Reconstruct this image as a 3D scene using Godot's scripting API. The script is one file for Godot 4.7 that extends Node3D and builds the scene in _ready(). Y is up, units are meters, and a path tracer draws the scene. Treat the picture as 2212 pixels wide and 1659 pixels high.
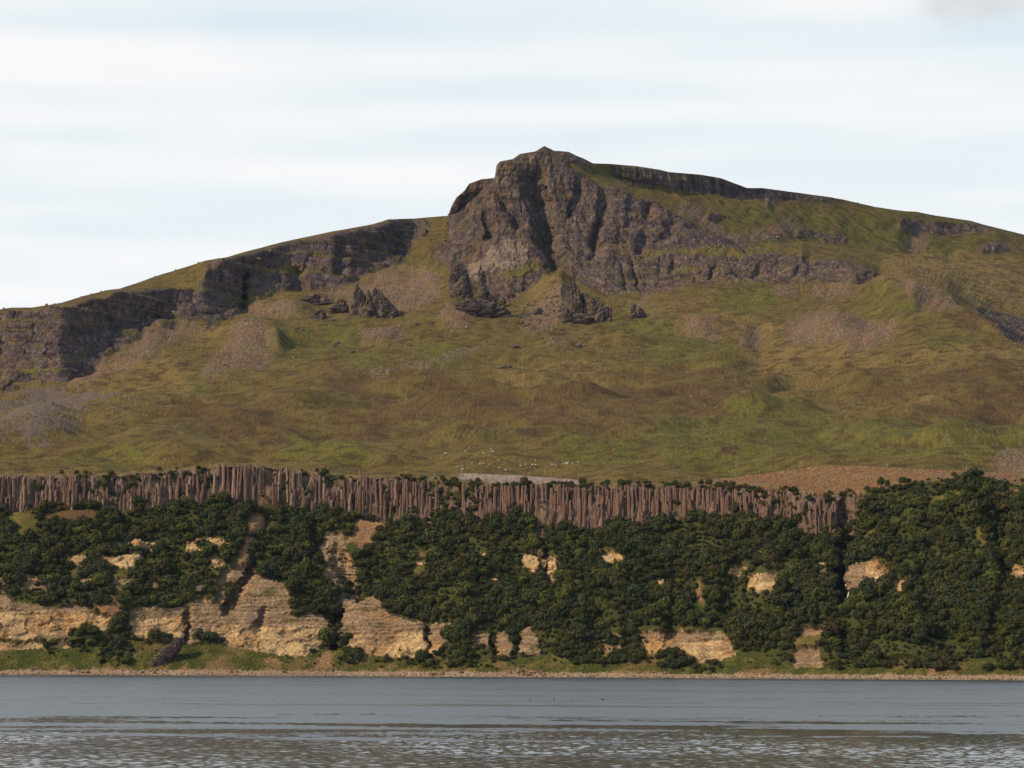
extends Node3D
# A sea loch, a wooded sea cliff with basalt columns, a moor and a rock mountain behind it.
# Places are given as a survey from the boat: bearing (u) and height angle (v), both in units of 1 / 6926 of the distance, and the distance in metres.
const FOCAL := 6926.0
const EYE := Vector3(0, 10, 0)
var look := Basis(Vector3.RIGHT, atan(604.0 / FOCAL)) * Basis(Vector3.BACK, 0.0039)
var noise := FastNoiseLite.new()
var fbm := FastNoiseLite.new()
var blocks := FastNoiseLite.new()
var rng := RandomNumberGenerator.new()
var masks := {}
const CELL := 3.0
const MX0 := -150.0
const MY0 := 290.0
const MW := 850
const MH := 400
var hill := {}
var cliff := {}
var mats := {}
var taken := {}

# ---------- helpers ----------
func place(u: float, v: float, d: float) -> Vector3:
	var r: Vector3 = look * Vector3((u - 1106.0) / FOCAL, (829.5 - v) / FOCAL, -1.0)
	return EYE + r * (d / -r.z)

func shore_distance(u: float) -> float:
	var r: Vector3 = look * Vector3((u - 1106.0) / FOCAL, (829.5 - curve_at(WATERLINE, u).y) / FOCAL, -1.0)
	return EYE.y * r.z / r.y

func curve_at(c: Array, x: float) -> Vector3:
	var n := c.size()
	if x <= c[0][0]:
		return Vector3(x, c[0][1], c[0][2] if c[0].size() > 2 else 0.0)
	for i in range(1, n):
		var b: Array = c[i]
		if x <= b[0]:
			var a: Array = c[i - 1]
			var t: float = (x - a[0]) / maxf(b[0] - a[0], 1e-6)
			return Vector3(x, lerpf(a[1], b[1], t), lerpf(a[2], b[2], t) if b.size() > 2 else 0.0)
	return Vector3(x, c[n - 1][1], c[n - 1][2] if c[n - 1].size() > 2 else 0.0)

func numbered(called: String) -> String:
	taken[called] = taken.get(called, -1) + 1
	return called if taken[called] == 0 else "%s_%03d" % [called, taken[called]]

func tag(o: Node, label := "", category := "", group := "", kind := "") -> Node:
	for pair in [["label", label], ["category", category], ["group", group], ["kind", kind]]:
		if pair[1] != "":
			o.set_meta(pair[0], pair[1])
	return o

func thing(called: String, label: String, category: String, at: Vector3, group := "") -> Node3D:
	var o := Node3D.new()
	o.name = numbered(called)
	add_child(o)
	o.position = at
	tag(o, label, category, group)
	return o

func part(called: String, mesh: Mesh, m: Material, parent: Node) -> MeshInstance3D:
	var o := MeshInstance3D.new()
	o.name = called
	o.mesh = mesh
	o.material_override = m
	parent.add_child(o, true)
	return o

func srgb(r: float, g: float, b: float) -> Color:
	return Color(r, g, b).linear_to_srgb()

func n3(x: float, y: float, z: float) -> float:
	return noise.get_noise_3d(x, y, z)

func f3(x: float, y: float, z: float) -> float:
	return fbm.get_noise_3d(x, y, z)

func spread(n: int, job: Callable) -> Array:
	# runs job(from, to) over n rows on several threads; the pieces come back in order
	var pieces := 16
	var results := []
	results.resize(pieces)
	var id := WorkerThreadPool.add_group_task(func(k: int): results[k] = job.call(n * k / pieces, n * (k + 1) / pieces), pieces)
	WorkerThreadPool.wait_for_group_task_completion(id)
	return results

# ---------- maps of what grows or lies where, in survey units ----------
func mask(called: String) -> PackedFloat32Array:
	if not masks.has(called):
		var a := PackedFloat32Array()
		a.resize(MW * MH)
		masks[called] = a
	return masks[called]

func fill(called: String, flat: Array, value := 1.0) -> void:
	var a := mask(called)
	var poly := PackedVector2Array()
	var lo := Vector2(1e9, 1e9)
	var hi := -lo
	for i in range(0, flat.size(), 2):
		var p := Vector2(flat[i], flat[i + 1])
		poly.append(p)
		lo = lo.min(p)
		hi = hi.max(p)
	for y in range(maxi(0, int((lo.y - MY0) / CELL)), mini(MH, int((hi.y - MY0) / CELL) + 2)):
		for x in range(maxi(0, int((lo.x - MX0) / CELL)), mini(MW, int((hi.x - MX0) / CELL) + 2)):
			if Geometry2D.is_point_in_polygon(Vector2(MX0 + x * CELL, MY0 + y * CELL), poly):
				a[y * MW + x] = value
	masks[called] = a

func box(called: String, x0: float, y0: float, x1: float, y1: float, value := 1.0) -> void:
	# an uneven oval patch
	var flat := []
	for k in 14:
		var t := TAU * k / 14.0
		var r := 1.0 + 0.22 * noise.get_noise_3d(x0 * 0.7 + k * 1.7, y0 * 0.9, 3.0)
		var c := cos(t)
		var s := sin(t)
		flat.append((x0 + x1) / 2 + (x1 - x0) / 2 * r * signf(c) * pow(absf(c), 0.7))
		flat.append((y0 + y1) / 2 + (y1 - y0) / 2 * r * signf(s) * pow(absf(s), 0.7))
	fill(called, flat, value)

func blur(called: String, r: int) -> void:
	var a: PackedFloat32Array = masks[called]
	var img := Image.create_from_data(MW, MH, false, Image.FORMAT_RF, a.to_byte_array())
	img.resize(MW * 10 / (10 + 12 * r), MH * 10 / (10 + 12 * r), Image.INTERPOLATE_LANCZOS)
	img.resize(MW, MH, Image.INTERPOLATE_CUBIC)
	masks[called] = img.get_data().to_float32_array()

func cell(u: float, v: float) -> int:
	return clampi(int((v - MY0) / CELL + 0.5), 0, MH - 1) * MW + clampi(int((u - MX0) / CELL + 0.5), 0, MW - 1)

# ---------- a sheet of land lofted through surveyed lines ----------
func loft(x0: float, x1: float, nx: int, nr: int, curves: Array, from_shore: bool, soften: int, round_off: int, faults: Array) -> Dictionary:
	var nc := curves.size()
	var ys := []
	var ds := []
	for k in nc:
		var y := PackedFloat32Array()
		var d := PackedFloat32Array()
		y.resize(nx)
		d.resize(nx)
		for i in nx:
			var p := curve_at(curves[k], lerpf(x0, x1, i / float(nx - 1)))
			y[i] = p.y
			d[i] = p.z + (shore_distance(p.x) if from_shore else 0.0)
		if soften > 0:
			d = soft(soft(d, soften), soften)
			if k > 0 and k < nc - 1:
				y = soft(y, soften / 2)
		ys.append(y)
		ds.append(d)
	var soft_top: PackedFloat32Array = soft(soft(ys[0], 45), 45)
	var pos := PackedVector3Array()
	var uv := PackedVector2Array()
	pos.resize(nx * nr)
	uv.resize(nx * nr)
	var i_done := 0
	for piece in spread(nx, loft_columns.bind(x0, x1, nx, nr, ys, ds, soft_top, round_off, faults)):
		var p: PackedVector3Array = piece[0]
		var w: PackedVector2Array = piece[1]
		for i in p.size() / nr:
			for j in nr:
				pos[j * nx + i_done] = p[i * nr + j]
				uv[j * nx + i_done] = w[i * nr + j]
			i_done += 1
	return {"pos": pos, "uv": uv, "nx": nx, "nr": nr, "x0": x0, "x1": x1}

func loft_columns(from: int, to: int, x0: float, x1: float, nx: int, nr: int, ys: Array, ds: Array, soft_top: PackedFloat32Array, round_off: int, faults: Array) -> Array:
	var nc := ys.size()
	var pos := PackedVector3Array()
	var uv := PackedVector2Array()
	var col := PackedFloat32Array()
	var vs := PackedFloat32Array()
	col.resize(nr)
	vs.resize(nr)
	for i in range(from, to):
		var u := lerpf(x0, x1, i / float(nx - 1))
		var top := soft_top[i]
		var low: float = ys[nc - 1][i]
		var off: float = ys[0][i] - top
		var k := 0
		var near := faults.filter(func(f): return u > f.left and u < f.right)
		for j in nr:
			var t0 := j / float(nr - 1)
			var v := lerpf(top, low, t0) + off * maxf(0.0, 1.0 - t0 / 0.2)
			vs[j] = v
			while k < nc - 2 and v > ys[k + 1][i]:
				k += 1
			var ya: float = ys[k][i]
			var yb: float = ys[k + 1][i]
			var t := clampf((v - ya) / maxf(yb - ya, 0.01), 0.0, 1.0)
			col[j] = lerpf(ds[k][i], ds[k + 1][i], t)
		if round_off > 0:
			col = soft(col, round_off)
		for j in nr:
			var v := vs[j]
			var d := col[j]
			for f in near:
				if v > f.lo and v < f.hi:
					var s: float = u - curve_at(f.path, v).y + f.wave * (8.0 * noise.get_noise_3d(v * 0.045, f.lo, u * 0.03) + 3.0 * noise.get_noise_3d(v * 0.17, f.lo, u * 0.1))
					if s > 0.0 and s < f.w1 + f.w2:
						var e: float = smoothstep(0.0, f.w1, s) if s < f.w1 else 1.0 - smoothstep(f.w1, f.w1 + f.w2, s)
						d += f.a * e * smoothstep(f.lo, f.lo + clampf(0.4 * (f.hi - f.lo), 8.0, 60.0), v) * (1.0 - smoothstep(f.hi - 12.0, f.hi, v))
			pos.append(place(u, v, d))
			uv.append(Vector2(u, v))
	return [pos, uv]

func fault(path: Array, a: float, w1: float, w2: float, wave := 1.0) -> Dictionary:
	# a wall that falls back to the right of a line down the face; path holds [v, u] pairs
	var us := path.map(func(p): return p[1])
	return {"wave": wave, "path": path, "a": a, "w1": w1, "w2": w2, "lo": path[0][0], "hi": path[-1][0], "left": us.min() - 10.0, "right": us.max() + w1 + w2 + 10.0}

func soft(a: PackedFloat32Array, r: int) -> PackedFloat32Array:
	var n := a.size()
	var b := PackedFloat32Array()
	b.resize(n)
	var sum := 0.0
	for i in range(-r, r + 1):
		sum += a[clampi(i, 0, n - 1)]
	for i in n:
		b[i] = sum / (2 * r + 1)
		sum += a[mini(i + r + 1, n - 1)] - a[maxi(i - r, 0)]
	return b

func normals_of(s: Dictionary) -> PackedVector3Array:
	var out := PackedVector3Array()
	for piece in spread(s.nr, normal_rows.bind(s.pos, s.nx, s.nr)):
		out.append_array(piece)
	return out

func normal_rows(from: int, to: int, pos: PackedVector3Array, nx: int, nr: int) -> PackedVector3Array:
	var out := PackedVector3Array()
	for j in range(from, to):
		var j0 := maxi(j - 1, 0) * nx
		var j1 := mini(j + 1, nr - 1) * nx
		for i in nx:
			var a := pos[j * nx + mini(i + 1, nx - 1)] - pos[j * nx + maxi(i - 1, 0)]
			var b := pos[j0 + i] - pos[j1 + i]
			out.append(a.cross(b).normalized())
	return out

func grid_mesh(pos: PackedVector3Array, nor: PackedVector3Array, colors: PackedColorArray, nx: int, nr: int) -> ArrayMesh:
	var idx := PackedInt32Array()
	idx.resize((nx - 1) * (nr - 1) * 6)
	var k := 0
	for j in nr - 1:
		for i in nx - 1:
			var a := j * nx + i
			idx[k] = a
			idx[k + 1] = a + 1
			idx[k + 2] = a + nx
			idx[k + 3] = a + 1
			idx[k + 4] = a + nx + 1
			idx[k + 5] = a + nx
			k += 6
	var arr := []
	arr.resize(Mesh.ARRAY_MAX)
	arr[Mesh.ARRAY_VERTEX] = pos
	arr[Mesh.ARRAY_NORMAL] = nor
	if colors.size() > 0:
		arr[Mesh.ARRAY_COLOR] = colors
	arr[Mesh.ARRAY_INDEX] = idx
	var m := ArrayMesh.new()
	m.add_surface_from_arrays(Mesh.PRIMITIVE_TRIANGLES, arr)
	return m

func on_sheet(s: Dictionary, u: float, v: float) -> int:
	# the number of the sheet's vertex nearest to a bearing and height angle
	var nx: int = s.nx
	var i := clampi(int((u - s.x0) / (s.x1 - s.x0) * (nx - 1) + 0.5), 0, nx - 1)
	var lo := 0
	var hi: int = s.nr - 1
	while hi - lo > 1:
		var m := (lo + hi) / 2
		if s.uv[m * nx + i].y > v:
			hi = m
		else:
			lo = m
	return lo * nx + i

# ---------- surveyed lines: [bearing, height angle, distance] ----------
const SKYLINE := [[-120, 672, 3710], [0, 668, 3720], [24, 664, 3725], [68, 664, 3734], [133, 654, 3750], [181, 639, 3824], [226, 628, 3887], [258, 623, 3939], [294, 612, 4007], [347, 593, 4067], [403, 576, 4088], [443, 563, 4067], [488, 556, 4077], [536, 542, 4156], [617, 521, 4262], [718, 500, 4306], [806, 484, 4407], [839, 474, 4453], [892, 472, 4550], [968, 466, 4570], [970.5, 461, 4225], [973.6, 454, 4190], [979, 440.5, 4185], [985, 427, 4182], [1002, 412, 4180], [1013, 396.6, 4180], [1040, 387, 4180], [1069, 384.5, 4180], [1073, 357.3, 4180], [1079.5, 349, 4182], [1108, 343.7, 4185], [1122, 333, 4188], [1158, 326.5, 4195], [1176, 315, 4200], [1197, 325.6, 4205], [1228, 327.7, 4215], [1238, 334.6, 4220], [1262, 343.7, 4230], [1281, 352.8, 4240], [1315, 353.7, 4255], [1376, 358.8, 4275], [1424, 366.4, 4290], [1445, 371.8, 4300], [1512, 377, 4330], [1557, 384.5, 4350], [1614.5, 405.6, 4375], [1646, 405.6, 4390], [1757, 420.7, 4450], [1820, 430.5, 4480], [1891, 447, 4515], [1954, 456, 4545], [1978, 457, 4555], [2021, 465.7, 4580], [2097, 476.8, 4620], [2148, 490.6, 4645], [2212, 507, 4680], [2340, 545, 4740]]
const CREST := [[-120, 684, 3678], [0, 680, 3688], [133, 668, 3692], [226, 642, 3794], [253, 634, 3820], [300, 632, 3866], [366, 627, 3930], [425, 621, 3966], [445, 588, 3984], [488, 564, 4047], [617, 532, 4231], [718, 512, 4275], [806, 496, 4376], [839, 484, 4421], [892, 500, 4500], [968, 490, 4500], [971, 470, 4205], [1069, 392, 4176], [1073, 362, 4176], [1176, 322, 4196], [1240, 345, 4210], [1281, 372, 4230], [1338, 390, 4270], [1456, 413, 4300], [1559, 423, 4345], [1614, 429, 4370], [1666, 431, 4390], [1828, 440, 4475], [1942, 480, 4480], [1970, 503, 4500], [2128, 505, 4580], [2150, 500, 4610], [2212, 515, 4660], [2340, 555, 4720]]
const SHOULDER := [[-120, 750, 3638], [0, 745, 3648], [133, 740, 3652], [226, 720, 3757], [347, 690, 3897], [440, 640, 3950], [536, 610, 4084], [617, 575, 4190], [718, 550, 4234], [806, 535, 4335], [859, 525, 4408], [892, 515, 4470], [968, 510, 4470], [971, 500, 4190], [1069, 430, 4160], [1176, 365, 4180], [1240, 380, 4185], [1294, 395, 4190], [1346, 416, 4195], [1409, 444, 4200], [1475, 476, 4205], [1515, 497, 4210], [1561, 513, 4215], [1620, 535, 4220], [1733, 520, 4330], [1871, 540, 4380], [1950, 555, 4400], [2100, 560, 4450], [2212, 570, 4480], [2340, 590, 4500]]
const BANDTOP := [[-120, 800, 3596], [0, 795, 3606], [133, 790, 3610], [200, 765, 3691], [260, 735, 3746], [347, 704, 3855], [456, 690, 3916], [524, 660, 4026], [613, 605, 4146], [726, 595, 4196], [786, 580, 4266], [859, 550, 4366], [892, 535, 4430], [931, 540, 4300], [968, 545, 4250], [975, 545, 4160], [1069, 540, 4115], [1176, 540, 4120], [1240, 540, 4125], [1330, 545, 4120], [1388, 549, 4120], [1466, 547, 4125], [1561, 550, 4130], [1733, 549, 4150], [1749, 561, 4150], [1812, 563, 4150], [1871, 580, 4150], [1903, 594, 4160], [1950, 588, 4000], [1974, 590, 3950], [2045, 617, 3900], [2089, 656, 3800], [2212, 731, 3640], [2340, 760, 3590]]
const FOOT := [[-120, 850, 3560], [0, 847, 3570], [93, 839, 3570], [149, 833, 3575], [173, 801, 3630], [238, 769, 3690], [282, 744, 3730], [322, 710, 3800], [375, 709, 3840], [456, 705, 3880], [504, 682, 3950], [524, 673, 3990], [613, 628, 4110], [726, 623, 4160], [786, 600, 4230], [859, 564, 4330], [892, 545, 4400], [931, 569, 4230], [971, 582, 4150], [1013, 606, 4095], [1060, 640, 4050], [1091, 658, 4030], [1122, 638, 4050], [1155, 614, 4070], [1176, 596, 4085], [1194, 584, 4095], [1212, 574, 4100], [1240, 611, 4070], [1309, 639, 4040], [1391, 639, 4040], [1451, 620, 4060], [1530, 611, 4070], [1614, 615, 4070], [1784, 611, 4070], [1840, 607, 4060], [1899, 617, 4040], [1911, 607, 3960], [1974, 601, 3800], [2045, 630, 3750], [2089, 671, 3650], [2212, 746, 3500], [2340, 775, 3450]]
const BENCH := [[-120, 862, 3500], [0, 860, 3510], [150, 848, 3530], [238, 805, 3590], [330, 765, 3650], [450, 745, 3700], [650, 700, 3800], [800, 690, 3820], [971, 680, 3830], [1100, 690, 3820], [1300, 700, 3800], [1500, 690, 3820], [1650, 690, 3800], [1800, 680, 3770], [1911, 670, 3700], [1974, 665, 3650], [2089, 700, 3580], [2212, 762, 3460], [2340, 785, 3420]]
const TALUS := [[-120, 878, 3440], [0, 875, 3450], [150, 862, 3480], [238, 850, 3490], [330, 835, 3510], [450, 815, 3520], [650, 795, 3560], [900, 785, 3570], [1100, 775, 3580], [1300, 785, 3560], [1500, 795, 3520], [1650, 812, 3460], [1740, 822, 3420], [1850, 800, 3420], [2000, 780, 3420], [2212, 800, 3350], [2340, 810, 3330]]
const MOOR_HIGH := [[-120, 908, 3080], [700, 900, 3100], [1500, 895, 3100], [2340, 900, 3000]]
const MOOR_LOW := [[-120, 970, 2840], [700, 965, 2830], [1500, 965, 2790], [2340, 968, 2680]]
const MOOR_EDGE := [[-120, 1060, 2675], [0, 1060, 2670], [1106, 1078, 2620], [1600, 1088, 2560], [2212, 1088, 2430], [2340, 1088, 2410]]

const WATERLINE := [[-120, 1457, 0], [0, 1457.5, 0], [736, 1460.5, 0], [1106, 1462.5, 0], [1477, 1464.6, 0], [2212, 1469.6, 0], [2340, 1470.5, 0]]
const BEACH_TOP := [[-120, 1446, 9], [0, 1446.8, 9], [741, 1450, 10], [1100, 1452, 10], [1477, 1456, 9], [2212, 1461, 9], [2340, 1462, 9]]
const BANK_TOP := [[-120, 1398, 34], [0, 1398, 34], [140, 1396, 34], [235, 1383, 36], [397, 1389, 34], [497, 1396, 33], [588, 1411, 30], [655, 1415, 30], [740, 1400, 34], [816, 1415, 30], [924, 1418, 30], [1085, 1428, 28], [1169, 1415, 30], [1324, 1415, 30], [1477, 1419, 28], [1500, 1433, 25], [1595, 1417, 28], [1712, 1441, 22], [1780, 1441, 22], [1900, 1425, 28], [2212, 1432, 28], [2340, 1432, 28]]
const SAND_TOP := [[-120, 1300, 52], [0, 1300, 52], [200, 1298, 52], [280, 1308, 50], [400, 1310, 50], [470, 1290, 56], [560, 1275, 58], [640, 1270, 58], [720, 1320, 54], [790, 1285, 56], [850, 1300, 54], [920, 1345, 46], [1060, 1362, 42], [1170, 1352, 44], [1330, 1362, 42], [1500, 1362, 42], [1600, 1365, 42], [1780, 1356, 46], [2000, 1340, 52], [2340, 1340, 52]]
const SLOPE_MID := [[-120, 1215, 84], [500, 1215, 84], [700, 1220, 82], [1100, 1228, 82], [1700, 1230, 84], [2000, 1210, 88], [2340, 1210, 88]]
const COLUMN_FOOT := [[-120, 1106, 128], [0, 1106, 128], [81, 1107, 128], [150, 1100, 128], [269, 1102, 128], [340, 1088, 130], [470, 1089, 130], [551, 1102, 128], [672, 1109, 128], [733, 1117, 127], [803, 1126, 126], [847, 1132, 126], [917, 1126, 126], [1038, 1122, 126], [1139, 1129, 126], [1163, 1144, 124], [1273, 1142, 124], [1408, 1133, 125], [1538, 1119, 126], [1632, 1112, 127], [1706, 1138, 126], [1756, 1141, 126], [1830, 1147, 126], [1867, 1110, 128], [1975, 1090, 124], [2109, 1075, 122], [2340, 1085, 122]]
const CLIFF_EDGE := [[-120, 1027, 140], [0, 1027.4, 140], [128, 1027.7, 140], [215, 1026.7, 140], [353, 1018, 142], [417, 1011, 143], [470, 1005, 141], [477, 1003, 138], [568, 1003.5, 138], [585, 1006, 146], [605, 1010, 142], [649, 1018, 141], [741, 1030, 139], [786, 1028, 139], [863, 1031.7, 139], [904, 1037, 139], [958, 1038, 140], [1035, 1048, 139], [1173, 1048.5, 138], [1253, 1050, 138], [1374, 1048.5, 138], [1477, 1048.5, 138], [1615, 1052, 138], [1719, 1060, 138], [1806, 1068, 140], [1850, 1065, 142], [1975, 1045, 146], [2109, 1028, 148], [2170, 1041, 146], [2212, 1048, 146], [2340, 1048, 146]]
const PLATEAU := [[-120, 1022, 168], [0, 1023, 168], [215, 1023, 168], [353, 1014, 170], [477, 1000, 165], [568, 1000.5, 165], [649, 1014, 170], [741, 1026, 170], [860, 1027, 172], [958, 1030, 175], [998, 1022.5, 190], [1080, 1024.5, 192], [1160, 1030, 190], [1253, 1036.5, 185], [1290, 1044, 175], [1477, 1043, 178], [1540, 1035, 210], [1660, 1022, 235], [1760, 1007, 255], [1800, 1004.5, 258], [1850, 1006, 255], [2130, 1019, 240], [2212, 1022, 235], [2340, 1025, 235]]

func paint_maps() -> void:
	# the mountain
	fill("rock", [971, 462, 974, 450, 985, 425, 1002, 410, 1013, 394, 1040, 384, 1069, 382, 1073, 355, 1079, 346, 1108, 341, 1122, 330, 1158, 323, 1176, 311, 1197, 322, 1218, 345, 1245, 371, 1294, 394, 1346, 415, 1409, 443, 1475, 475, 1515, 496, 1561, 512, 1620, 541, 1560, 545, 1733, 549, 1749, 561, 1812, 563, 1871, 581, 1903, 594, 1911, 606, 1899, 617, 1840, 608, 1784, 612, 1614, 616, 1530, 612, 1451, 621, 1391, 639, 1358, 638, 1309, 639, 1240, 612, 1212, 574, 1194, 584, 1176, 596, 1155, 614, 1122, 638, 1091, 658, 1060, 640, 1013, 606, 971, 582, 931, 569, 931, 548, 955, 535, 968, 515])
	fill("rock", [1197, 322, 1238, 332, 1281, 350, 1262, 362, 1240, 352, 1215, 340])
	fill("rock", [1318, 372, 1330, 355, 1445, 370, 1557, 383, 1614, 404, 1646, 404, 1757, 420, 1828, 431, 1826, 437, 1740, 433, 1666, 432, 1614, 430, 1559, 424, 1500, 418, 1440, 408, 1400, 402, 1340, 392])
	fill("rock", [1940, 478, 1960, 472, 2010, 480, 2060, 482, 2128, 488, 2135, 498, 2105, 505, 2060, 503, 2010, 507, 1960, 506, 1945, 498])
	box("rock", 1715, 499, 1790, 511)
	box("rock", 1770, 508, 1830, 520)
	box("rock", 1520, 462, 1570, 472)
	box("rock", 1650, 434, 1672, 447)
	box("rock", 2105, 530, 2190, 540)
	fill("rock", [2105, 668, 2130, 668, 2170, 680, 2230, 700, 2330, 730, 2330, 770, 2212, 744, 2180, 728, 2150, 705])
	# the coire wall
	fill("rock", [-150, 682, 60, 676, 133, 668, 226, 644, 253, 634, 300, 633, 366, 628, 425, 622, 445, 586, 460, 563, 488, 558, 536, 550, 617, 528, 718, 505, 806, 488, 839, 476, 920, 476, 928, 500, 905, 528, 880, 550, 859, 564, 786, 600, 726, 623, 690, 622, 613, 628, 524, 673, 504, 682, 456, 705, 375, 709, 322, 709, 282, 744, 238, 769, 173, 801, 149, 833, 93, 839, -150, 850])
	box("ledge", 500, 640, 600, 665)
	box("ledge", 560, 580, 690, 600)
	box("ledge", 300, 735, 380, 760)
	box("ledge", 40, 800, 130, 815)
	fill("ledge", [925, 480, 965, 470, 965, 530, 930, 545, 890, 560, 880, 560, 910, 525])
	fill("ledge", [1388, 541, 1561, 538, 1640, 546, 1730, 549, 1561, 552, 1466, 549, 1390, 553])
	fill("ledge", [1380, 585, 1480, 577, 1620, 583, 1740, 588, 1620, 590, 1480, 585, 1385, 592])
	fill("ledge", [1075, 590, 1170, 570, 1180, 580, 1100, 605])
	box("pale", 1042, 518, 1138, 590)
	box("pale", 1010, 560, 1060, 600)
	box("pale", 1270, 545, 1300, 565)
	# green turf
	for b in [[1280, 355, 1345, 390], [1340, 395, 1420, 415], [1500, 425, 1640, 445], [1560, 455, 1700, 500], [1700, 455, 1930, 500], [1830, 480, 2000, 540], [1960, 510, 2150, 560], [590, 700, 700, 780], [700, 690, 780, 760], [1320, 650, 1460, 720], [1560, 615, 1680, 680], [900, 745, 1010, 790], [890, 555, 975, 600], [1090, 610, 1220, 640], [1180, 930, 1420, 1000], [1400, 900, 1720, 1020], [1700, 920, 2212, 1000], [1880, 640, 2000, 690], [1980, 730, 2120, 760], [120, 960, 330, 1010], [600, 940, 800, 1010], [340, 820, 460, 870], [640, 850, 800, 900], [1560, 870, 1800, 930], [840, 560, 900, 610], [500, 700, 560, 716], [730, 760, 850, 800], [1840, 640, 1900, 670], [1400, 720, 1600, 800]]:
		box("green", b[0], b[1], b[2], b[3])
	# brown heather
	for b in [[330, 850, 640, 950], [620, 800, 1000, 900], [900, 830, 1350, 930], [1250, 810, 1560, 900], [1480, 830, 1700, 880], [1820, 790, 2300, 860], [1900, 830, 2330, 930], [0, 950, 180, 985], [420, 920, 620, 960], [1150, 900, 1400, 950], [1870, 470, 1910, 500], [1490, 420, 1540, 470], [200, 985, 480, 1012], [-100, 990, 100, 1015], [700, 900, 900, 950], [2050, 680, 2212, 720]]:
		box("heath", b[0], b[1], b[2], b[3])
	# dry yellow grass
	for b in [[160, 770, 400, 870], [330, 840, 480, 880], [400, 700, 520, 740], [1350, 640, 1560, 690], [1600, 740, 1900, 820], [1880, 590, 2300, 640], [2080, 640, 2330, 720], [860, 570, 960, 640], [1130, 590, 1220, 680], [1480, 690, 1700, 730], [1960, 740, 2330, 790], [520, 650, 640, 700], [1900, 540, 2200, 600], [1040, 780, 1300, 830], [1750, 870, 2100, 900]]:
		box("dry", b[0], b[1], b[2], b[3])
	# scree and bare earth
	fill("scree", [425, 810, 470, 760, 510, 712, 545, 700, 585, 720, 605, 750, 575, 775, 560, 800, 500, 800, 470, 815])
	fill("scree", [322, 710, 375, 709, 470, 706, 500, 690, 440, 722, 360, 745, 320, 770, 240, 815, 160, 850, 150, 836, 180, 800, 240, 769, 284, 744])
	box("scree", 782, 705, 875, 745)
	box("scree", 530, 660, 650, 690)
	fill("scree", [1693, 740, 1700, 690, 1740, 668, 1800, 665, 1860, 690, 1950, 695, 1930, 730, 1870, 755, 1780, 750])
	fill("scree", [1590, 745, 1610, 710, 1650, 705, 1640, 730, 1600, 760])
	box("scree", 1468, 686, 1555, 730)
	fill("scree", [1960, 612, 2010, 618, 2060, 650, 2080, 675, 2020, 672, 1960, 650])
	fill("scree", [1120, 700, 1150, 655, 1210, 610, 1240, 612, 1240, 640, 1215, 700, 1180, 722])
	fill("scree", [640, 640, 760, 618, 860, 570, 930, 575, 960, 600, 940, 650, 860, 680, 800, 660])
	fill("scree", [1430, 435, 1500, 440, 1560, 490, 1640, 520, 1600, 538, 1520, 492, 1460, 455])
	fill("scree", [1600, 500, 1720, 470, 1740, 490, 1680, 520, 1620, 520])
	fill("scree", [1650, 622, 1720, 615, 1730, 640, 1690, 640])
	fill("scree", [1740, 615, 1860, 612, 1840, 640, 1790, 650, 1750, 645])
	fill("scree", [945, 660, 1000, 660, 1010, 705, 985, 720, 960, 710])
	box("scree", 1340, 640, 1420, 655)
	box("scree", 1170, 735, 1240, 755)
	box("scree", 1290, 595, 1350, 630)
	box("scree", 1950, 505, 2010, 540)
	box("scree", 2150, 965, 2330, 1020)
	box("grey", -60, 855, 240, 880)
	fill("grey", [-100, 890, 60, 885, 210, 895, 190, 915, 90, 945, -100, 950])
	box("grey", 210, 868, 320, 890)
	fill("stones", [800, 812, 880, 792, 960, 772, 1040, 752, 1045, 760, 960, 782, 880, 803, 810, 820])
	# mounds and hollows, in metres
	var mound := mask("mound")
	for b in [[540, 728, 95, 60, 10.0], [600, 745, 30, 24, 13.6], [620, 668, 80, 26, 10.0], [1930, 640, 90, 50, 20.4], [1560, 800, 90, 30, 13.6], [1720, 830, 70, 20, -15.3], [1850, 830, 110, 28, 17.0], [1200, 745, 60, 14, 10.2], [985, 692, 50, 30, 8.0], [820, 730, 60, 26, 8.0], [1510, 705, 60, 24, 7.0], [90, 915, 110, 24, 13.6], [1350, 735, 60, 16, 8.5], [430, 705, 60, 14, 11.9], [690, 730, 80, 20, -10.2], [2090, 800, 120, 22, 13.6], [1800, 715, 90, 40, 15.3], [1640, 730, 40, 40, -10.2], [1660, 860, 80, 14, -10.2], [260, 905, 120, 16, 10.2], [640, 880, 130, 18, 10.2], [1000, 880, 160, 18, 8.5], [1400, 930, 130, 16, 10.2], [1900, 940, 160, 18, 10.2], [400, 985, 130, 14, 8.5], [800, 990, 150, 14, 8.5], [1480, 850, 70, 12, -11.9], [1610, 885, 90, 14, 11.9], [1820, 880, 100, 13, -11.9], [2010, 880, 90, 14, 13.6], [1250, 860, 120, 14, 10.2], [1120, 830, 80, 10, -8.5], [880, 840, 110, 12, 10.2], [520, 900, 110, 14, 11.9], [420, 870, 60, 12, -10.2], [330, 950, 120, 13, 11.9], [700, 940, 100, 12, -10.2], [1000, 950, 120, 12, 10.2], [1200, 980, 110, 11, 10.2], [1600, 960, 110, 13, 11.9], [1780, 985, 100, 11, -10.2], [2060, 950, 110, 13, 11.9], [2180, 900, 80, 14, -11.9], [150, 990, 110, 11, 10.2], [560, 970, 90, 10, -8.5]]:
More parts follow.
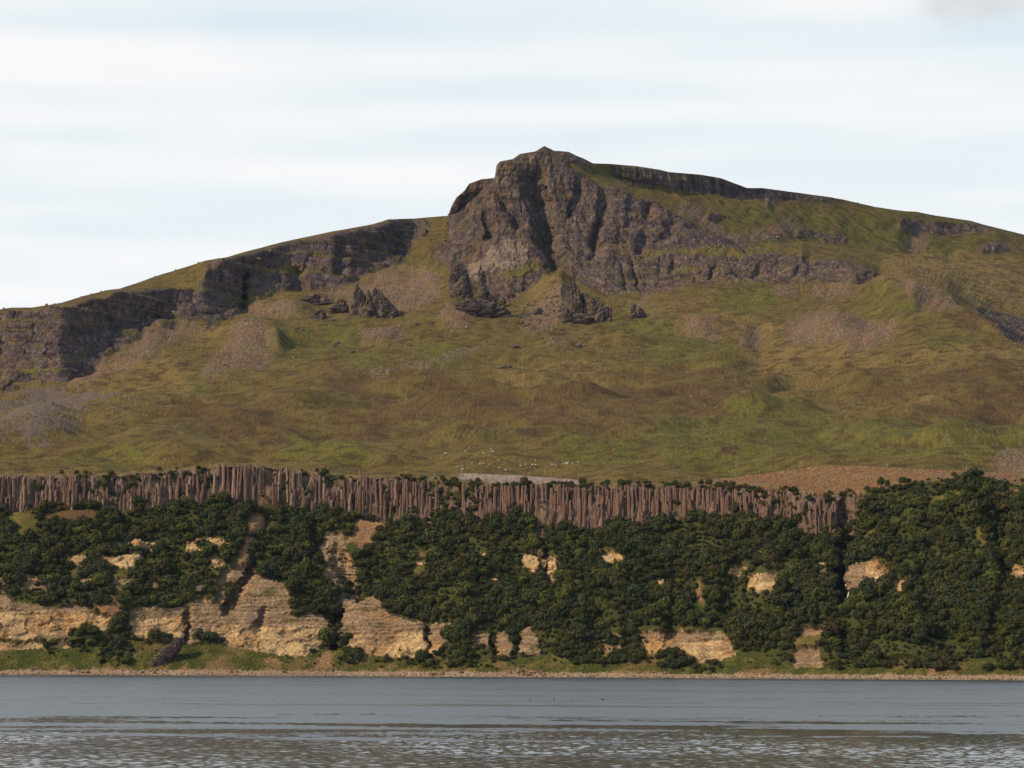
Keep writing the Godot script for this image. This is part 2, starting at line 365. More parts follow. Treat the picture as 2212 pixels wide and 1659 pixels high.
		for y in range(int((b[1] - b[3] - MY0) / CELL), int((b[1] + b[3] - MY0) / CELL) + 1):
			for x in range(int((b[0] - b[2] - MX0) / CELL), int((b[0] + b[2] - MX0) / CELL) + 1):
				var e: float = (MX0 + x * CELL - b[0]) / b[2]
				var g: float = (MY0 + y * CELL - b[1]) / b[3]
				var r := maxf(0.0, 1.0 - e * e - g * g)
				if x >= 0 and x < MW and y >= 0:
					mound[y * MW + x] += b[4] * r * r
	masks["mound"] = mound
	for b in [["rock", 2], ["ledge", 2], ["pale", 3], ["green", 7], ["heath", 8], ["dry", 7], ["scree", 4], ["grey", 4], ["stones", 1]]:
		blur(b[0], b[1])

func paint_cliff_maps() -> void:
	# the wood grows wherever nothing else is mapped
	var all := []
	for x in range(-130, 2341, 10):
		all.append(x)
		all.append(curve_at(COLUMN_FOOT, x).y - 3.0 if x < 1868 else curve_at(CLIFF_EDGE, x).y - 2.0)
	for x in range(2340, -131, -10):
		all.append(x)
		all.append(curve_at(BANK_TOP, x).y if x < 1790 else curve_at(BEACH_TOP, x).y - 10.0)
	fill("wood", all)
	var bare := [[269, 1166, 343, 1190, "sand"], [400, 1163, 501, 1193, "sand"], [215, 1196, 309, 1227, "sand"], [141, 1196, 188, 1217, "sand"], [450, 1203, 484, 1232, "sand"], [-60, 1244, 134, 1277, "layer"], [161, 1250, 208, 1276, "layer"], [235, 1250, 292, 1272, "layer"], [308, 1252, 342, 1272, "layer"], [380, 1263, 420, 1279, "layer"],
		[884, 1190, 944, 1221, "sand"], [1028, 1196, 1055, 1234, "sand"], [1025, 1247, 1043, 1271, "sand"], [1056, 1248, 1075, 1266, "sand"], [1127, 1196, 1166, 1234, "sand"], [1179, 1198, 1203, 1262, "sand"], [1253, 1195, 1280, 1232, "sand"], [1300, 1192, 1351, 1231, "sand"], [1421, 1250, 1448, 1268, "sand"], [1575, 1220, 1620, 1250, "sand"], [1610, 1238, 1689, 1281, "sand"], [1716, 1262, 1748, 1285, "sand"], [1763, 1212, 1785, 1235, "sand"], [1827, 1213, 1907, 1290, "layer"], [1870, 1215, 1910, 1255, "sand"], [1494, 1258, 1521, 1352, "earth"], [2180, 1218, 2220, 1245, "sand"], [2165, 1052, 2200, 1075, "earth"], [945, 1244, 970, 1258, "earth"], [890, 1220, 925, 1245, "grass"], [1150, 1310, 1170, 1325, "earth"], [1215, 1315, 1240, 1335, "layer"],
		[690, 1160, 740, 1230, "layer"], [700, 1225, 770, 1262, "layer"], [735, 1262, 760, 1300, "layer"], [1975, 1325, 2010, 1345, "grass"], [1905, 1180, 1925, 1260, "earth"], [1930, 1250, 1960, 1290, "sand"], [1870, 1270, 1920, 1290, "sand"]]
	for b in bare:
		box(b[4], b[0], b[1], b[2], b[3])
		box("wood", b[0], b[1], b[2], b[3], 0.0)
	var bare_polys := [
		["sand", [-130, 1318, 60, 1325, 210, 1322, 235, 1335, 232, 1375, 150, 1380, -130, 1378]], ["layer", [-130, 1285, 15, 1285, 30, 1300, 130, 1312, 150, 1305, 200, 1298, 208, 1325, 60, 1328, -130, 1322]], ["grass", [-130, 1377, 30, 1375, 160, 1379, 160, 1387, -130, 1387]], ["sand", [-130, 1385, 160, 1386, 150, 1398, 20, 1404, -130, 1402]],
		["layer", [279, 1312, 330, 1306, 400, 1312, 396, 1335, 280, 1340]], ["sand", [279, 1335, 400, 1332, 397, 1388, 330, 1385, 285, 1372]], ["earth", [205, 1290, 250, 1270, 268, 1320, 245, 1370, 230, 1390, 215, 1360]], ["layer", [400, 1310, 440, 1290, 470, 1310, 455, 1385, 400, 1390]],
		["layer", [480, 1262, 540, 1225, 570, 1215, 580, 1252, 625, 1256, 640, 1300, 700, 1335, 715, 1350, 690, 1365, 560, 1350, 460, 1360, 455, 1330]], ["sand", [455, 1352, 560, 1345, 600, 1355, 715, 1352, 700, 1395, 655, 1417, 600, 1413, 500, 1398, 455, 1375]],
		["earth", [548, 1100, 570, 1100, 560, 1140, 545, 1165, 535, 1200, 525, 1235, 500, 1262, 515, 1215, 530, 1160]], ["earth", [134, 1277, 150, 1217, 168, 1215, 160, 1277]], ["layer", [756, 1345, 770, 1300, 800, 1288, 830, 1275, 838, 1300, 865, 1335, 920, 1345, 920, 1375, 760, 1385]], ["sand", [745, 1400, 760, 1368, 920, 1365, 923, 1418, 870, 1420, 810, 1415]], ["layer", [720, 1400, 735, 1340, 760, 1320, 756, 1370]],
		["layer", [926, 1350, 960, 1346, 985, 1350, 1000, 1368, 975, 1380, 930, 1380]], ["sand", [926, 1372, 985, 1372, 960, 1395, 935, 1416, 926, 1416]], ["layer", [1011, 1372, 1030, 1368, 1058, 1372, 1052, 1402, 1020, 1402]], ["layer", [1065, 1372, 1085, 1360, 1105, 1372, 1110, 1400, 1100, 1425, 1070, 1425]], ["layer", [1116, 1410, 1125, 1360, 1145, 1352, 1162, 1380, 1169, 1415]],
		["layer", [1274, 1368, 1320, 1364, 1340, 1370, 1342, 1385, 1275, 1385]], ["sand", [1275, 1380, 1345, 1382, 1345, 1412, 1320, 1418, 1290, 1405]], ["layer", [1371, 1366, 1470, 1364, 1560, 1366, 1575, 1385, 1375, 1388]], ["sand", [1380, 1384, 1575, 1384, 1597, 1412, 1560, 1425, 1495, 1434, 1475, 1418, 1385, 1415]],
		["layer", [1723, 1360, 1750, 1356, 1817, 1358, 1817, 1380, 1770, 1378, 1725, 1385]], ["grass", [1722, 1380, 1800, 1378, 1780, 1398, 1720, 1405]], ["layer", [1711, 1410, 1725, 1400, 1775, 1402, 1782, 1440, 1712, 1442]],
		["heath", [98, 1108, 150, 1104, 208, 1112, 205, 1130, 140, 1136, 100, 1132]], ["grass", [0, 1108, 60, 1096, 84, 1110, 75, 1150, 45, 1172, 20, 1168, 40, 1130]], ["grass", [225, 1288, 255, 1240, 285, 1210, 300, 1228, 270, 1270, 262, 1300]], ["grass", [395, 1235, 430, 1230, 440, 1260, 420, 1300, 395, 1290]],
		["earth", [770, 1128, 840, 1132, 830, 1160, 800, 1170, 785, 1200, 745, 1225, 750, 1180]], ["earth", [1150, 1146, 1180, 1146, 1176, 1180, 1180, 1215, 1165, 1210]], ["wet", [1795, 1195, 1822, 1195, 1828, 1300, 1835, 1340, 1808, 1340, 1800, 1260]],
		["grass", [1860, 1150, 1900, 1128, 1960, 1122, 1960, 1138, 1900, 1148, 1865, 1166]], ["grass", [2000, 1070, 2050, 1062, 2090, 1070, 2075, 1088, 2040, 1098, 2000, 1092]], ["grass", [2110, 1120, 2135, 1110, 2130, 1180, 2110, 1190]]]
	for p in bare_polys:
		fill(p[0], p[1])
		if p[0] != "wet":
			fill("wood", p[1], 0.0)
	# trees that stand before or among the bare rock again, and thickets on the grass bank
	for b in [[8, 1248, 52, 1292], [68, 1258, 122, 1305], [150, 1272, 248, 1318], [290, 1230, 420, 1300], [270, 1280, 400, 1322], [628, 1245, 715, 1335], [810, 1270, 925, 1330], [530, 1255, 548, 1300], [430, 1240, 470, 1268], [480, 1278, 492, 1300], [90, 1390, 130, 1418], [150, 1372, 205, 1410], [245, 1370, 285, 1435], [340, 1372, 380, 1398], [215, 1400, 280, 1440], [305, 1380, 335, 1400], [725, 1400, 775, 1440], [810, 1430, 840, 1446], [845, 1412, 885, 1428], [880, 1420, 905, 1440], [905, 1405, 1000, 1452], [960, 1375, 1010, 1430], [1000, 1400, 1050, 1450], [1050, 1425, 1090, 1452], [1170, 1360, 1330, 1425], [1190, 1400, 1320, 1440], [1300, 1405, 1340, 1440], [1365, 1375, 1395, 1412], [1340, 1415, 1380, 1440], [1385, 1415, 1420, 1440], [1480, 1432, 1555, 1455], [1690, 1290, 1790, 1360], [1590, 1380, 1710, 1440], [1420, 1420, 1480, 1450], [555, 1110, 580, 1175], [1725, 1235, 1800, 1300], [1840, 1400, 2330, 1455], [1770, 1390, 1900, 1440]]:
		box("wood", b[0], b[1], b[2], b[3])
	fill("wood", [1808, 1220, 1836, 1220, 1842, 1312, 1812, 1312], 0.0)
	fill("wood", [475, 1232, 540, 1212, 575, 1225, 578, 1258, 560, 1300, 470, 1305, 455, 1280], 0.0)
	fill("layer", [475, 1240, 520, 1225, 575, 1228, 578, 1258, 560, 1300, 470, 1305])
	fill("wood", [692, 1158, 742, 1152, 768, 1235, 765, 1330, 738, 1335, 722, 1300, 700, 1225], 0.0)
	fill("layer", [692, 1158, 742, 1152, 768, 1235, 765, 1330, 738, 1335, 722, 1300, 700, 1225])
	box("wood", 728, 1200, 752, 1222)
	box("wood", 742, 1262, 762, 1290)
	box("wood", 482, 1276, 494, 1298)
	box("wood", 560, 1232, 572, 1262)
	box("wood", 1560, 1412, 1660, 1450, 0.0)
	box("wood", 2060, 1425, 2150, 1450, 0.0)
	fill("earth", [640, 1450, 680, 1425, 712, 1400, 720, 1405, 715, 1425, 735, 1449])
	box("earth", 575, 1420, 610, 1440)
	box("earth", 2000, 1440, 2060, 1458)
	fill("bracken", [1500, 1046, 1560, 1034, 1660, 1020, 1760, 1004, 1800, 1001, 1850, 1003, 2130, 1016, 2340, 1020, 2340, 1052, 2170, 1044, 2110, 1030, 1975, 1046, 1850, 1066, 1806, 1069, 1719, 1061, 1615, 1053])
	fill("gravel", [985, 1032, 998, 1020, 1080, 1021, 1160, 1027, 1262, 1034, 1250, 1044, 1160, 1046, 1050, 1040])
	box("orange", 566, 1000, 588, 1100)
	box("orange", 830, 1032, 880, 1090)
	box("orange", 1120, 1080, 1150, 1130)
	for b in [["wood", 1], ["sand", 1], ["layer", 1], ["earth", 2], ["grass", 2], ["heath", 1], ["bracken", 1], ["gravel", 1], ["orange", 3], ["wet", 2]]:
		if b[0] != "heath":
			blur(b[0], b[1])

# ---------- materials ----------
func noise_texture(seed_: int, freq: float, lo: float, hi: float, octaves := 5, as_bump := false) -> NoiseTexture2D:
	var n := FastNoiseLite.new()
	n.seed = seed_
	n.noise_type = FastNoiseLite.TYPE_SIMPLEX_SMOOTH
	n.frequency = freq
	n.fractal_octaves = octaves
	var t := NoiseTexture2D.new()
	t.width = 512
	t.height = 512
	t.seamless = true
	t.noise = n
	if as_bump:
		t.as_normal_map = true
		t.bump_strength = hi
	else:
		var g := Gradient.new()
		g.set_color(0, Color(lo, lo, lo))
		g.set_color(1, Color(hi, hi, hi))
		t.color_ramp = g
	return t

func ground_material(called: String, tile: float, lo: float) -> StandardMaterial3D:
	var m := StandardMaterial3D.new()
	m.resource_name = called
	m.vertex_color_use_as_albedo = true
	m.roughness = 0.95
	m.metallic_specular = 0.15
	m.uv1_triplanar = true
	m.uv1_world_triplanar = true
	m.uv1_scale = Vector3.ONE / tile
	m.albedo_texture = noise_texture(called.hash() % 1000, 0.03, lo, 1.0)
	return m

func plain(called: String, c: Color, rough := 0.9) -> StandardMaterial3D:
	var m := StandardMaterial3D.new()
	m.resource_name = called
	m.albedo_color = c.linear_to_srgb()
	m.roughness = rough
	m.metallic_specular = 0.2
	return m

# ---------- the mountain and the moor ----------
const ROCK := Color(0.096, 0.077, 0.081)
const ROCK_RED := Color(0.132, 0.093, 0.087)
const ROCK_PALE := Color(0.3, 0.25, 0.205)
const TURF := Color(0.15, 0.122, 0.045)
const TURF_GREEN := Color(0.108, 0.12, 0.034)
const TURF_BRIGHT := Color(0.165, 0.155, 0.043)
const TURF_DRY := Color(0.24, 0.172, 0.075)
const HEATHER_DARK := Color(0.085, 0.062, 0.033)
const HEATHER := Color(0.125, 0.082, 0.043)
const SCREE := Color(0.232, 0.145, 0.108)
const SCREE_GREY := Color(0.18, 0.148, 0.126)

func build_mountain() -> void:
	var faults := [
		fault([[345, 1112], [400, 1114], [440, 1132], [500, 1142], [530, 1142], [560, 1157], [592, 1160]], 29.0, 42.0, 30.0, 0.4),
		fault([[360, 1248], [410, 1238], [450, 1226], [480, 1215]], 11.0, 8.0, 24.0, 0.4),
		fault([[392, 1290], [465, 1284], [510, 1270], [575, 1264]], 18.0, 10.0, 34.0, 0.4),
		fault([[438, 1382], [480, 1390]], 13.0, 14.0, 16.0, 0.4),
		fault([[490, 1378], [555, 1364]], 13.0, 15.0, 18.0, 0.4),
		fault([[465, 1428], [525, 1424]], 13.0, 18.0, 22.0, 0.4),
		fault([[440, 1030], [500, 1045], [520, 1040]], 14.0, 12.0, 24.0, 0.4),
		fault([[400, 1050], [470, 1100], [500, 1108]], 12.0, 9.0, 20.0, 0.4),
		fault([[560, 1330], [640, 1345]], 18.0, 9.0, 8.0, 0.4),
		fault([[545, 1352], [640, 1375]], 14.0, 7.0, 8.0, 0.4),
		fault([[548, 1450], [600, 1440]], 8.0, 8.0, 12.0, 0.4), fault([[560, 1540], [612, 1522]], 10.0, 9.0, 16.0, 0.4), fault([[556, 1640], [612, 1612]], 9.0, 8.0, 14.0, 0.4), fault([[560, 1725], [612, 1700]], 9.0, 8.0, 14.0, 0.4),
		fault([[620, 1658], [650, 1655]], 8.0, 5.0, 8.0, 0.4), fault([[612, 1724], [640, 1724]], 8.0, 5.0, 8.0, 0.4),
		fault([[570, 610], [640, 612]], 26.0, 30.0, 30.0, 0.4), fault([[480, 842], [560, 838]], 26.0, 22.0, 24.0, 0.4), fault([[560, 505], [680, 500]], 40.0, 26.0, 14.0, 0.4), fault([[560, 535], [600, 530]], 12.0, 8.0, 14.0, 0.4),
		fault([[515, 722], [600, 716]], 18.0, 14.0, 26.0, 0.4)]
	var s := loft(-120, 2340, 1440, 450, [SKYLINE, CREST, SHOULDER, BANDTOP, FOOT, BENCH, TALUS, MOOR_HIGH, MOOR_LOW, MOOR_EDGE], false, 3, 3, faults)
	print("hill lofted ", Time.get_ticks_msec())
	var pos: PackedVector3Array = s.pos
	var uv: PackedVector2Array = s.uv
	var nor := normals_of(s)
	var nx: int = s.nx
	var nr: int = s.nr
	var colors := PackedColorArray()
	pos = PackedVector3Array()
	for piece in spread(nr, hill_rows.bind(s.pos, uv, nor, nx)):
		pos.append_array(piece[0])
		colors.append_array(piece[1])
	s.pos = pos
	hill = s
	print("hill shaped ", Time.get_ticks_msec())
	# the far side falls away behind the skyline
	var back := 6
	var all := PackedVector3Array()
	var allc := PackedColorArray()
	for k in range(back, 0, -1):
		for i in nx:
			all.append(pos[i] + Vector3(0, -9.0 * k * k, -45.0 * k))
			allc.append(colors[i])
	all.append_array(pos)
	allc.append_array(colors)
	var whole := {"pos": all, "nx": nx, "nr": nr + back}
	var o := part("mountain", grid_mesh(all, normals_of(whole), allc, nx, nr + back), ground_material("mountain_ground", 45.0, 0.55), self)
	tag(o, "rocky mountain with a dark cliff face above a brown and green moor", "mountain", "", "structure")

func hill_rows(from: int, to: int, pos: PackedVector3Array, uv: PackedVector2Array, nor: PackedVector3Array, nx: int) -> Array:
	var mrock := mask("rock")
	var mledge := mask("ledge")
	var mpale := mask("pale")
	var mgreen := mask("green")
	var mheath := mask("heath")
	var mdry := mask("dry")
	var mscree := mask("scree")
	var mgrey := mask("grey")
	var mstones := mask("stones")
	var mmound := mask("mound")
	var colors := PackedColorArray()
	var moved := PackedVector3Array()
	for q in range(from * nx, to * nx):
		var p := pos[q]
		var w := uv[q]
		var c := cell(w.x + 7.0 * noise.get_noise_2d(w.x * 0.06, w.y * 0.1) + 3.0 * noise.get_noise_2d(w.x * 0.25, w.y * 0.3), w.y + 5.0 * noise.get_noise_2d(w.x * 0.06 + 40.0, w.y * 0.12))
		var fine := noise.get_noise_3d(p.x * 0.31, p.y * 0.31, p.z * 0.19)
		var mid := fbm.get_noise_3d(p.x * 0.022, p.y * 0.03, p.z * 0.012)
		var streak := fbm.get_noise_2d(p.x * 0.013 + 30.0, p.z * 0.022)
		var mx := clampf((w.x - MX0) / CELL, 0.0, MW - 2.0)
		var my := clampf((w.y - MY0) / CELL, 0.0, MH - 2.0)
		var mc := int(my) * MW + int(mx)
		mx -= floorf(mx)
		my -= floorf(my)
		var wall := smoothstep(0.25, 0.75, lerpf(lerpf(mrock[mc], mrock[mc + 1], mx), lerpf(mrock[mc + MW], mrock[mc + MW + 1], mx), my))
		var rk := smoothstep(0.35, 0.65, mrock[c] + 0.18 * fine)
		var lift := 0.0
		var color := TURF
		var speck := 1.0 + 0.16 * fine
		if rk < 1.0 or wall < 1.0:
			# turf, heather and dry grass
			color = TURF.lerp(TURF_GREEN, 0.75 * smoothstep(0.1, 0.9, mgreen[c] + 0.55 * mid + 0.3 * streak))
			color = color.lerp(TURF_BRIGHT, 0.5 * smoothstep(0.15, 0.5, streak + 0.4 * mgreen[c] - 0.1))
			color = color.lerp(TURF_DRY, 0.6 * smoothstep(0.2, 0.8, 0.75 * mdry[c] + 0.6 * streak + 0.3 * fine))
			color = color.lerp(HEATHER, 0.75 * smoothstep(0.1, 0.75, 0.6 * mheath[c] + 0.9 * mid - 0.25 * streak))
			color = color.lerp(HEATHER_DARK, 0.75 * smoothstep(0.15, 0.45, noise.get_noise_2d(p.x * 0.045, p.z * 0.09) + 0.4 * mid))
			var sc := smoothstep(0.15, 1.05, 0.85 * mscree[c] + 0.75 * fbm.get_noise_2d(w.x * 0.055 + w.y * 0.035, w.y * 0.012) + 0.25 * fine)
			if sc > 0.0:
				color = color.lerp(SCREE.lerp(SCREE_GREY, 0.5 + streak), 0.8 * sc)
				speck += 0.25 * sc * noise.get_noise_3d(p.x * 0.6, p.y * 0.6, p.z * 0.5)
			if mgrey[c] > 0.02:
				var gy := smoothstep(0.3, 0.6, 0.75 * mgrey[c] + 0.9 * mid + 0.4 * streak + 0.3 * fine)
				color = color.lerp(SCREE_GREY * 0.85, gy)
				lift += gy * 1.4 * absf(noise.get_noise_3d(p.x * 0.04, p.y * 0.04, p.z * 0.04))
			color = color.lerp(SCREE_GREY * 1.2, mstones[c] * smoothstep(0.0, 0.3, noise.get_noise_2d(p.x * 0.25, p.z * 0.25)))
			var flat := smoothstep(740.0, 840.0, w.y)
			lift += 11.0 * noise.get_noise_2d(p.x * 0.005, p.z * 0.009) * (0.3 + 0.7 * flat) + 2.6 * noise.get_noise_2d(p.x * 0.016, p.z * 0.024 + 50.0) + 0.8 * noise.get_noise_2d(p.x * 0.055, p.z * 0.08 + 90.0) + (sc * 0.7 + 0.08) * fine
			# shallow runnels down the steep slopes
			lift += (1.0 - flat) * 1.1 * fbm.get_noise_2d(w.x * 0.022 + w.y * 0.012, w.y * 0.009)
		lift += lerpf(lerpf(mmound[mc], mmound[mc + 1], mx), lerpf(mmound[mc + MW], mmound[mc + MW + 1], mx), my)
		var out := 0.0
		if rk > 0.0 or wall > 0.0:
			var big_rib := noise.get_noise_3d(p.x * 0.009, p.y * 0.003, p.z * 0.009)
			var rib := noise.get_noise_3d(p.x * 0.03, p.y * 0.004, p.z * 0.03)
			var rib2 := noise.get_noise_3d(p.x * 0.1, p.y * 0.012, p.z * 0.1)
			var rib3 := noise.get_noise_3d(p.x * 0.33, p.y * 0.035, p.z * 0.33)
			var face := smoothstep(930.0, 975.0, w.x)
			var layer := p.y / lerpf(17.0, 24.0, face) + 0.0015 * p.x * (1.0 - face) + lerpf(0.2, 0.3, face) * big_rib + 0.12 * streak + 0.14 * sin(p.y * 0.131) + 0.06 * mid * (1.0 - face)
			var saw := layer - floorf(layer)
			var thin := p.y / 8.0 + 0.25 * big_rib + 0.2 * mid + 0.0015 * p.x
			var groove := thin - floorf(thin)
			var step := saw / 0.75 if saw < 0.75 else (1.0 - saw) / 0.25
			var wx := p.x + 4.0 * rib2
			var wy := p.y + 4.0 * noise.get_noise_2d(p.x * 0.04, p.y * 0.04)
			var block := blocks.get_noise_3d(wx * 0.05, wy * 0.005, p.z * 0.03)
			var chunk := blocks.get_noise_3d(wx * 0.16, wy * 0.016, p.z * 0.1)
			out = lerpf(3.0, 6.0, face) * big_rib + lerpf(1.0, 2.6, face) * (0.5 - absf(rib)) + lerpf(0.7, 1.6, face) * block + lerpf(0.4, 0.85, face) * chunk + 0.4 * rib2 + lerpf(0.5, 0.85, face) * rib3 + 0.15 * fine - 1.0 * smoothstep(0.8, 0.88, groove) * (1.0 - smoothstep(0.92, 1.0, groove)) + lerpf(8.0, 1.3, face) * step * (0.75 + 0.25 * block)
			out *= minf(1.0, 0.2 + q / nx / 14.0)
			var rc := ROCK.lerp(ROCK_RED, smoothstep(-0.1, 0.5, mid + 0.5 * rib2))
			rc = rc.lerp(ROCK_PALE, 0.6 * smoothstep(0.4, 0.8, mpale[c] + 0.5 * rib2 + 0.3 * fine))
			rc = rc.lerp(ROCK_PALE, 0.35 * smoothstep(0.3, 0.6, noise.get_noise_3d(p.x * 0.2, p.y * 0.1, p.z * 0.2)))
			rc *= 1.0 + 0.2 * rib2 + 0.25 * chunk + 0.25 * noise.get_noise_3d(p.x * 0.02, p.y * 0.3, p.z * 0.02)
			# grass on the ledges
			var ledge := smoothstep(lerpf(0.6, 0.74, face), lerpf(0.72, 0.85, face), saw + 0.08 * fine) * lerpf(0.85 * smoothstep(-0.3, 0.15, fbm.get_noise_3d(p.x * 0.012, p.y * 0.05, p.z * 0.012)), 0.4 * smoothstep(-0.25, 0.15, mid), face)
			ledge = maxf(ledge, smoothstep(0.35, 0.65, mledge[c] + 0.35 * mid + 0.2 * fine))
			ledge = maxf(ledge, lerpf(0.4, 0.3, face) * smoothstep(0.12, 0.32, fbm.get_noise_3d(p.x * 0.02 + 50.0, p.y * 0.045, p.z * 0.02)))
			rc = rc.lerp(TURF.lerp(TURF_GREEN, 0.5 + streak).lerp(TURF_DRY, 0.3), ledge)
			color = color.lerp(rc, rk)
		color = color * (speck * 1.18)
		color.a = 1.0
		colors.append(color)
		moved.append(p + nor[q] * (lift * (1.0 - 0.6 * wall) * minf(1.0, 0.08 + q / nx / 26.0) + out * wall))
	return [moved, colors]

# ---------- the sea cliff ----------
const SAND := Color(0.56, 0.41, 0.235)
const SAND_ORANGE := Color(0.44, 0.27, 0.13)
const LAYER := Color(0.25, 0.178, 0.12)
const LAYER_PALE := Color(0.4, 0.31, 0.215)
const BASALT := Color(0.235, 0.17, 0.147)
const EARTH := Color(0.29, 0.18, 0.1)
const FLOOR := Color(0.08, 0.085, 0.034)
const BANK := Color(0.062, 0.074, 0.022)
const BRACKEN := Color(0.24, 0.13, 0.065)
const SHINGLE := Color(0.36, 0.28, 0.21)
const GRAVEL := Color(0.33, 0.265, 0.235)

func build_cliff() -> void:
	var faults := [
		fault([[1096, 562], [1180, 545], [1240, 520], [1290, 482], [1335, 472]], 14.0, 16.0, 24.0),
		fault([[1285, 728], [1340, 716], [1410, 708]], 17.0, 12.0, 14.0), fault([[1300, 556], [1372, 545]], 8.0, 12.0, 22.0), fault([[1140, 1166], [1265, 1172]], 13.0, 10.0, 16.0),
		fault([[1060, 1802], [1150, 1806], [1200, 1796], [1330, 1804], [1420, 1812]], 15.0, 18.0, 22.0), fault([[1350, 919], [1425, 921]], 9.0, 4.0, 8.0), fault([[1355, 1058], [1430, 1062]], 9.0, 5.0, 6.0), fault([[1345, 1108], [1430, 1110]], 11.0, 5.0, 7.0),
		fault([[1300, 398], [1395, 392]], 9.0, 8.0, 14.0), fault([[1320, 232], [1440, 215]], 8.0, 12.0, 16.0), fault([[1150, 690], [1220, 705], [1300, 735]], 16.0, 36.0, 30.0), fault([[1120, 640], [1180, 660], [1240, 650]], 10.0, 26.0, 44.0), fault([[1120, 1545], [1220, 1560], [1340, 1525]], 10.0, 34.0, 50.0), fault([[1090, 1985], [1250, 1960], [1410, 2000]], 11.0, 36.0, 60.0),
		fault([[1190, 1420], [1290, 1440], [1390, 1415]], 9.0, 30.0, 44.0), fault([[1150, 980], [1250, 1010], [1340, 990]], 8.0, 28.0, 44.0), fault([[1130, 1260], [1260, 1240], [1380, 1270]], 8.0, 28.0, 44.0), fault([[1060, 2110], [1240, 2145], [1420, 2110]], 10.0, 30.0, 54.0), fault([[1140, 300], [1220, 290], [1300, 265]], 8.0, 26.0, 40.0), fault([[1120, 100], [1190, 120], [1250, 110]], 6.0, 24.0, 40.0), fault([[1330, 1340], [1425, 1345]], 8.0, 12.0, 16.0), fault([[1120, 1690], [1240, 1705], [1350, 1680]], 8.0, 28.0, 44.0), fault([[1080, 1890], [1240, 1900], [1400, 1865]], 9.0, 28.0, 44.0)]
	var s := loft(-120, 2340, 1250, 270, [PLATEAU, CLIFF_EDGE, COLUMN_FOOT, SLOPE_MID, SAND_TOP, BANK_TOP, BEACH_TOP, WATERLINE], true, 2, 0, faults)
	var pos: PackedVector3Array = s.pos
	var uv: PackedVector2Array = s.uv
	var nor := normals_of(s)
	var nx: int = s.nx
	var nr: int = s.nr
	var colors := PackedColorArray()
	pos = PackedVector3Array()
	for piece in spread(nr, cliff_rows.bind(s.pos, uv, nor, nx)):
		pos.append_array(piece[0])
		colors.append_array(piece[1])
	s.pos = pos
	cliff = s
	var all := PackedVector3Array()
	var allc := PackedColorArray()
	for k in range(4, 0, -1):
		for i in nx:
			all.append(pos[i] + Vector3(0, -1.5 * k * k, -14.0 * k))
			allc.append(colors[i])
	all.append_array(pos)
	allc.append_array(colors)
	for k in range(1, 4):
		for i in nx:
			all.append(pos[(nr - 1) * nx + i] + Vector3(0, -1.2 * k, 6.0 * k))
			allc.append(colors[(nr - 1) * nx + i])
	var whole := {"pos": all, "nx": nx, "nr": nr + 7}
	var o := part("sea_cliff", grid_mesh(all, normals_of(whole), allc, nx, nr + 7), ground_material("cliff_ground", 16.0, 0.5), self)
	tag(o, "wooded sea cliff of buff sandstone topped by a wall of basalt columns", "cliff", "", "structure")
	print("cliff ", Time.get_ticks_msec())

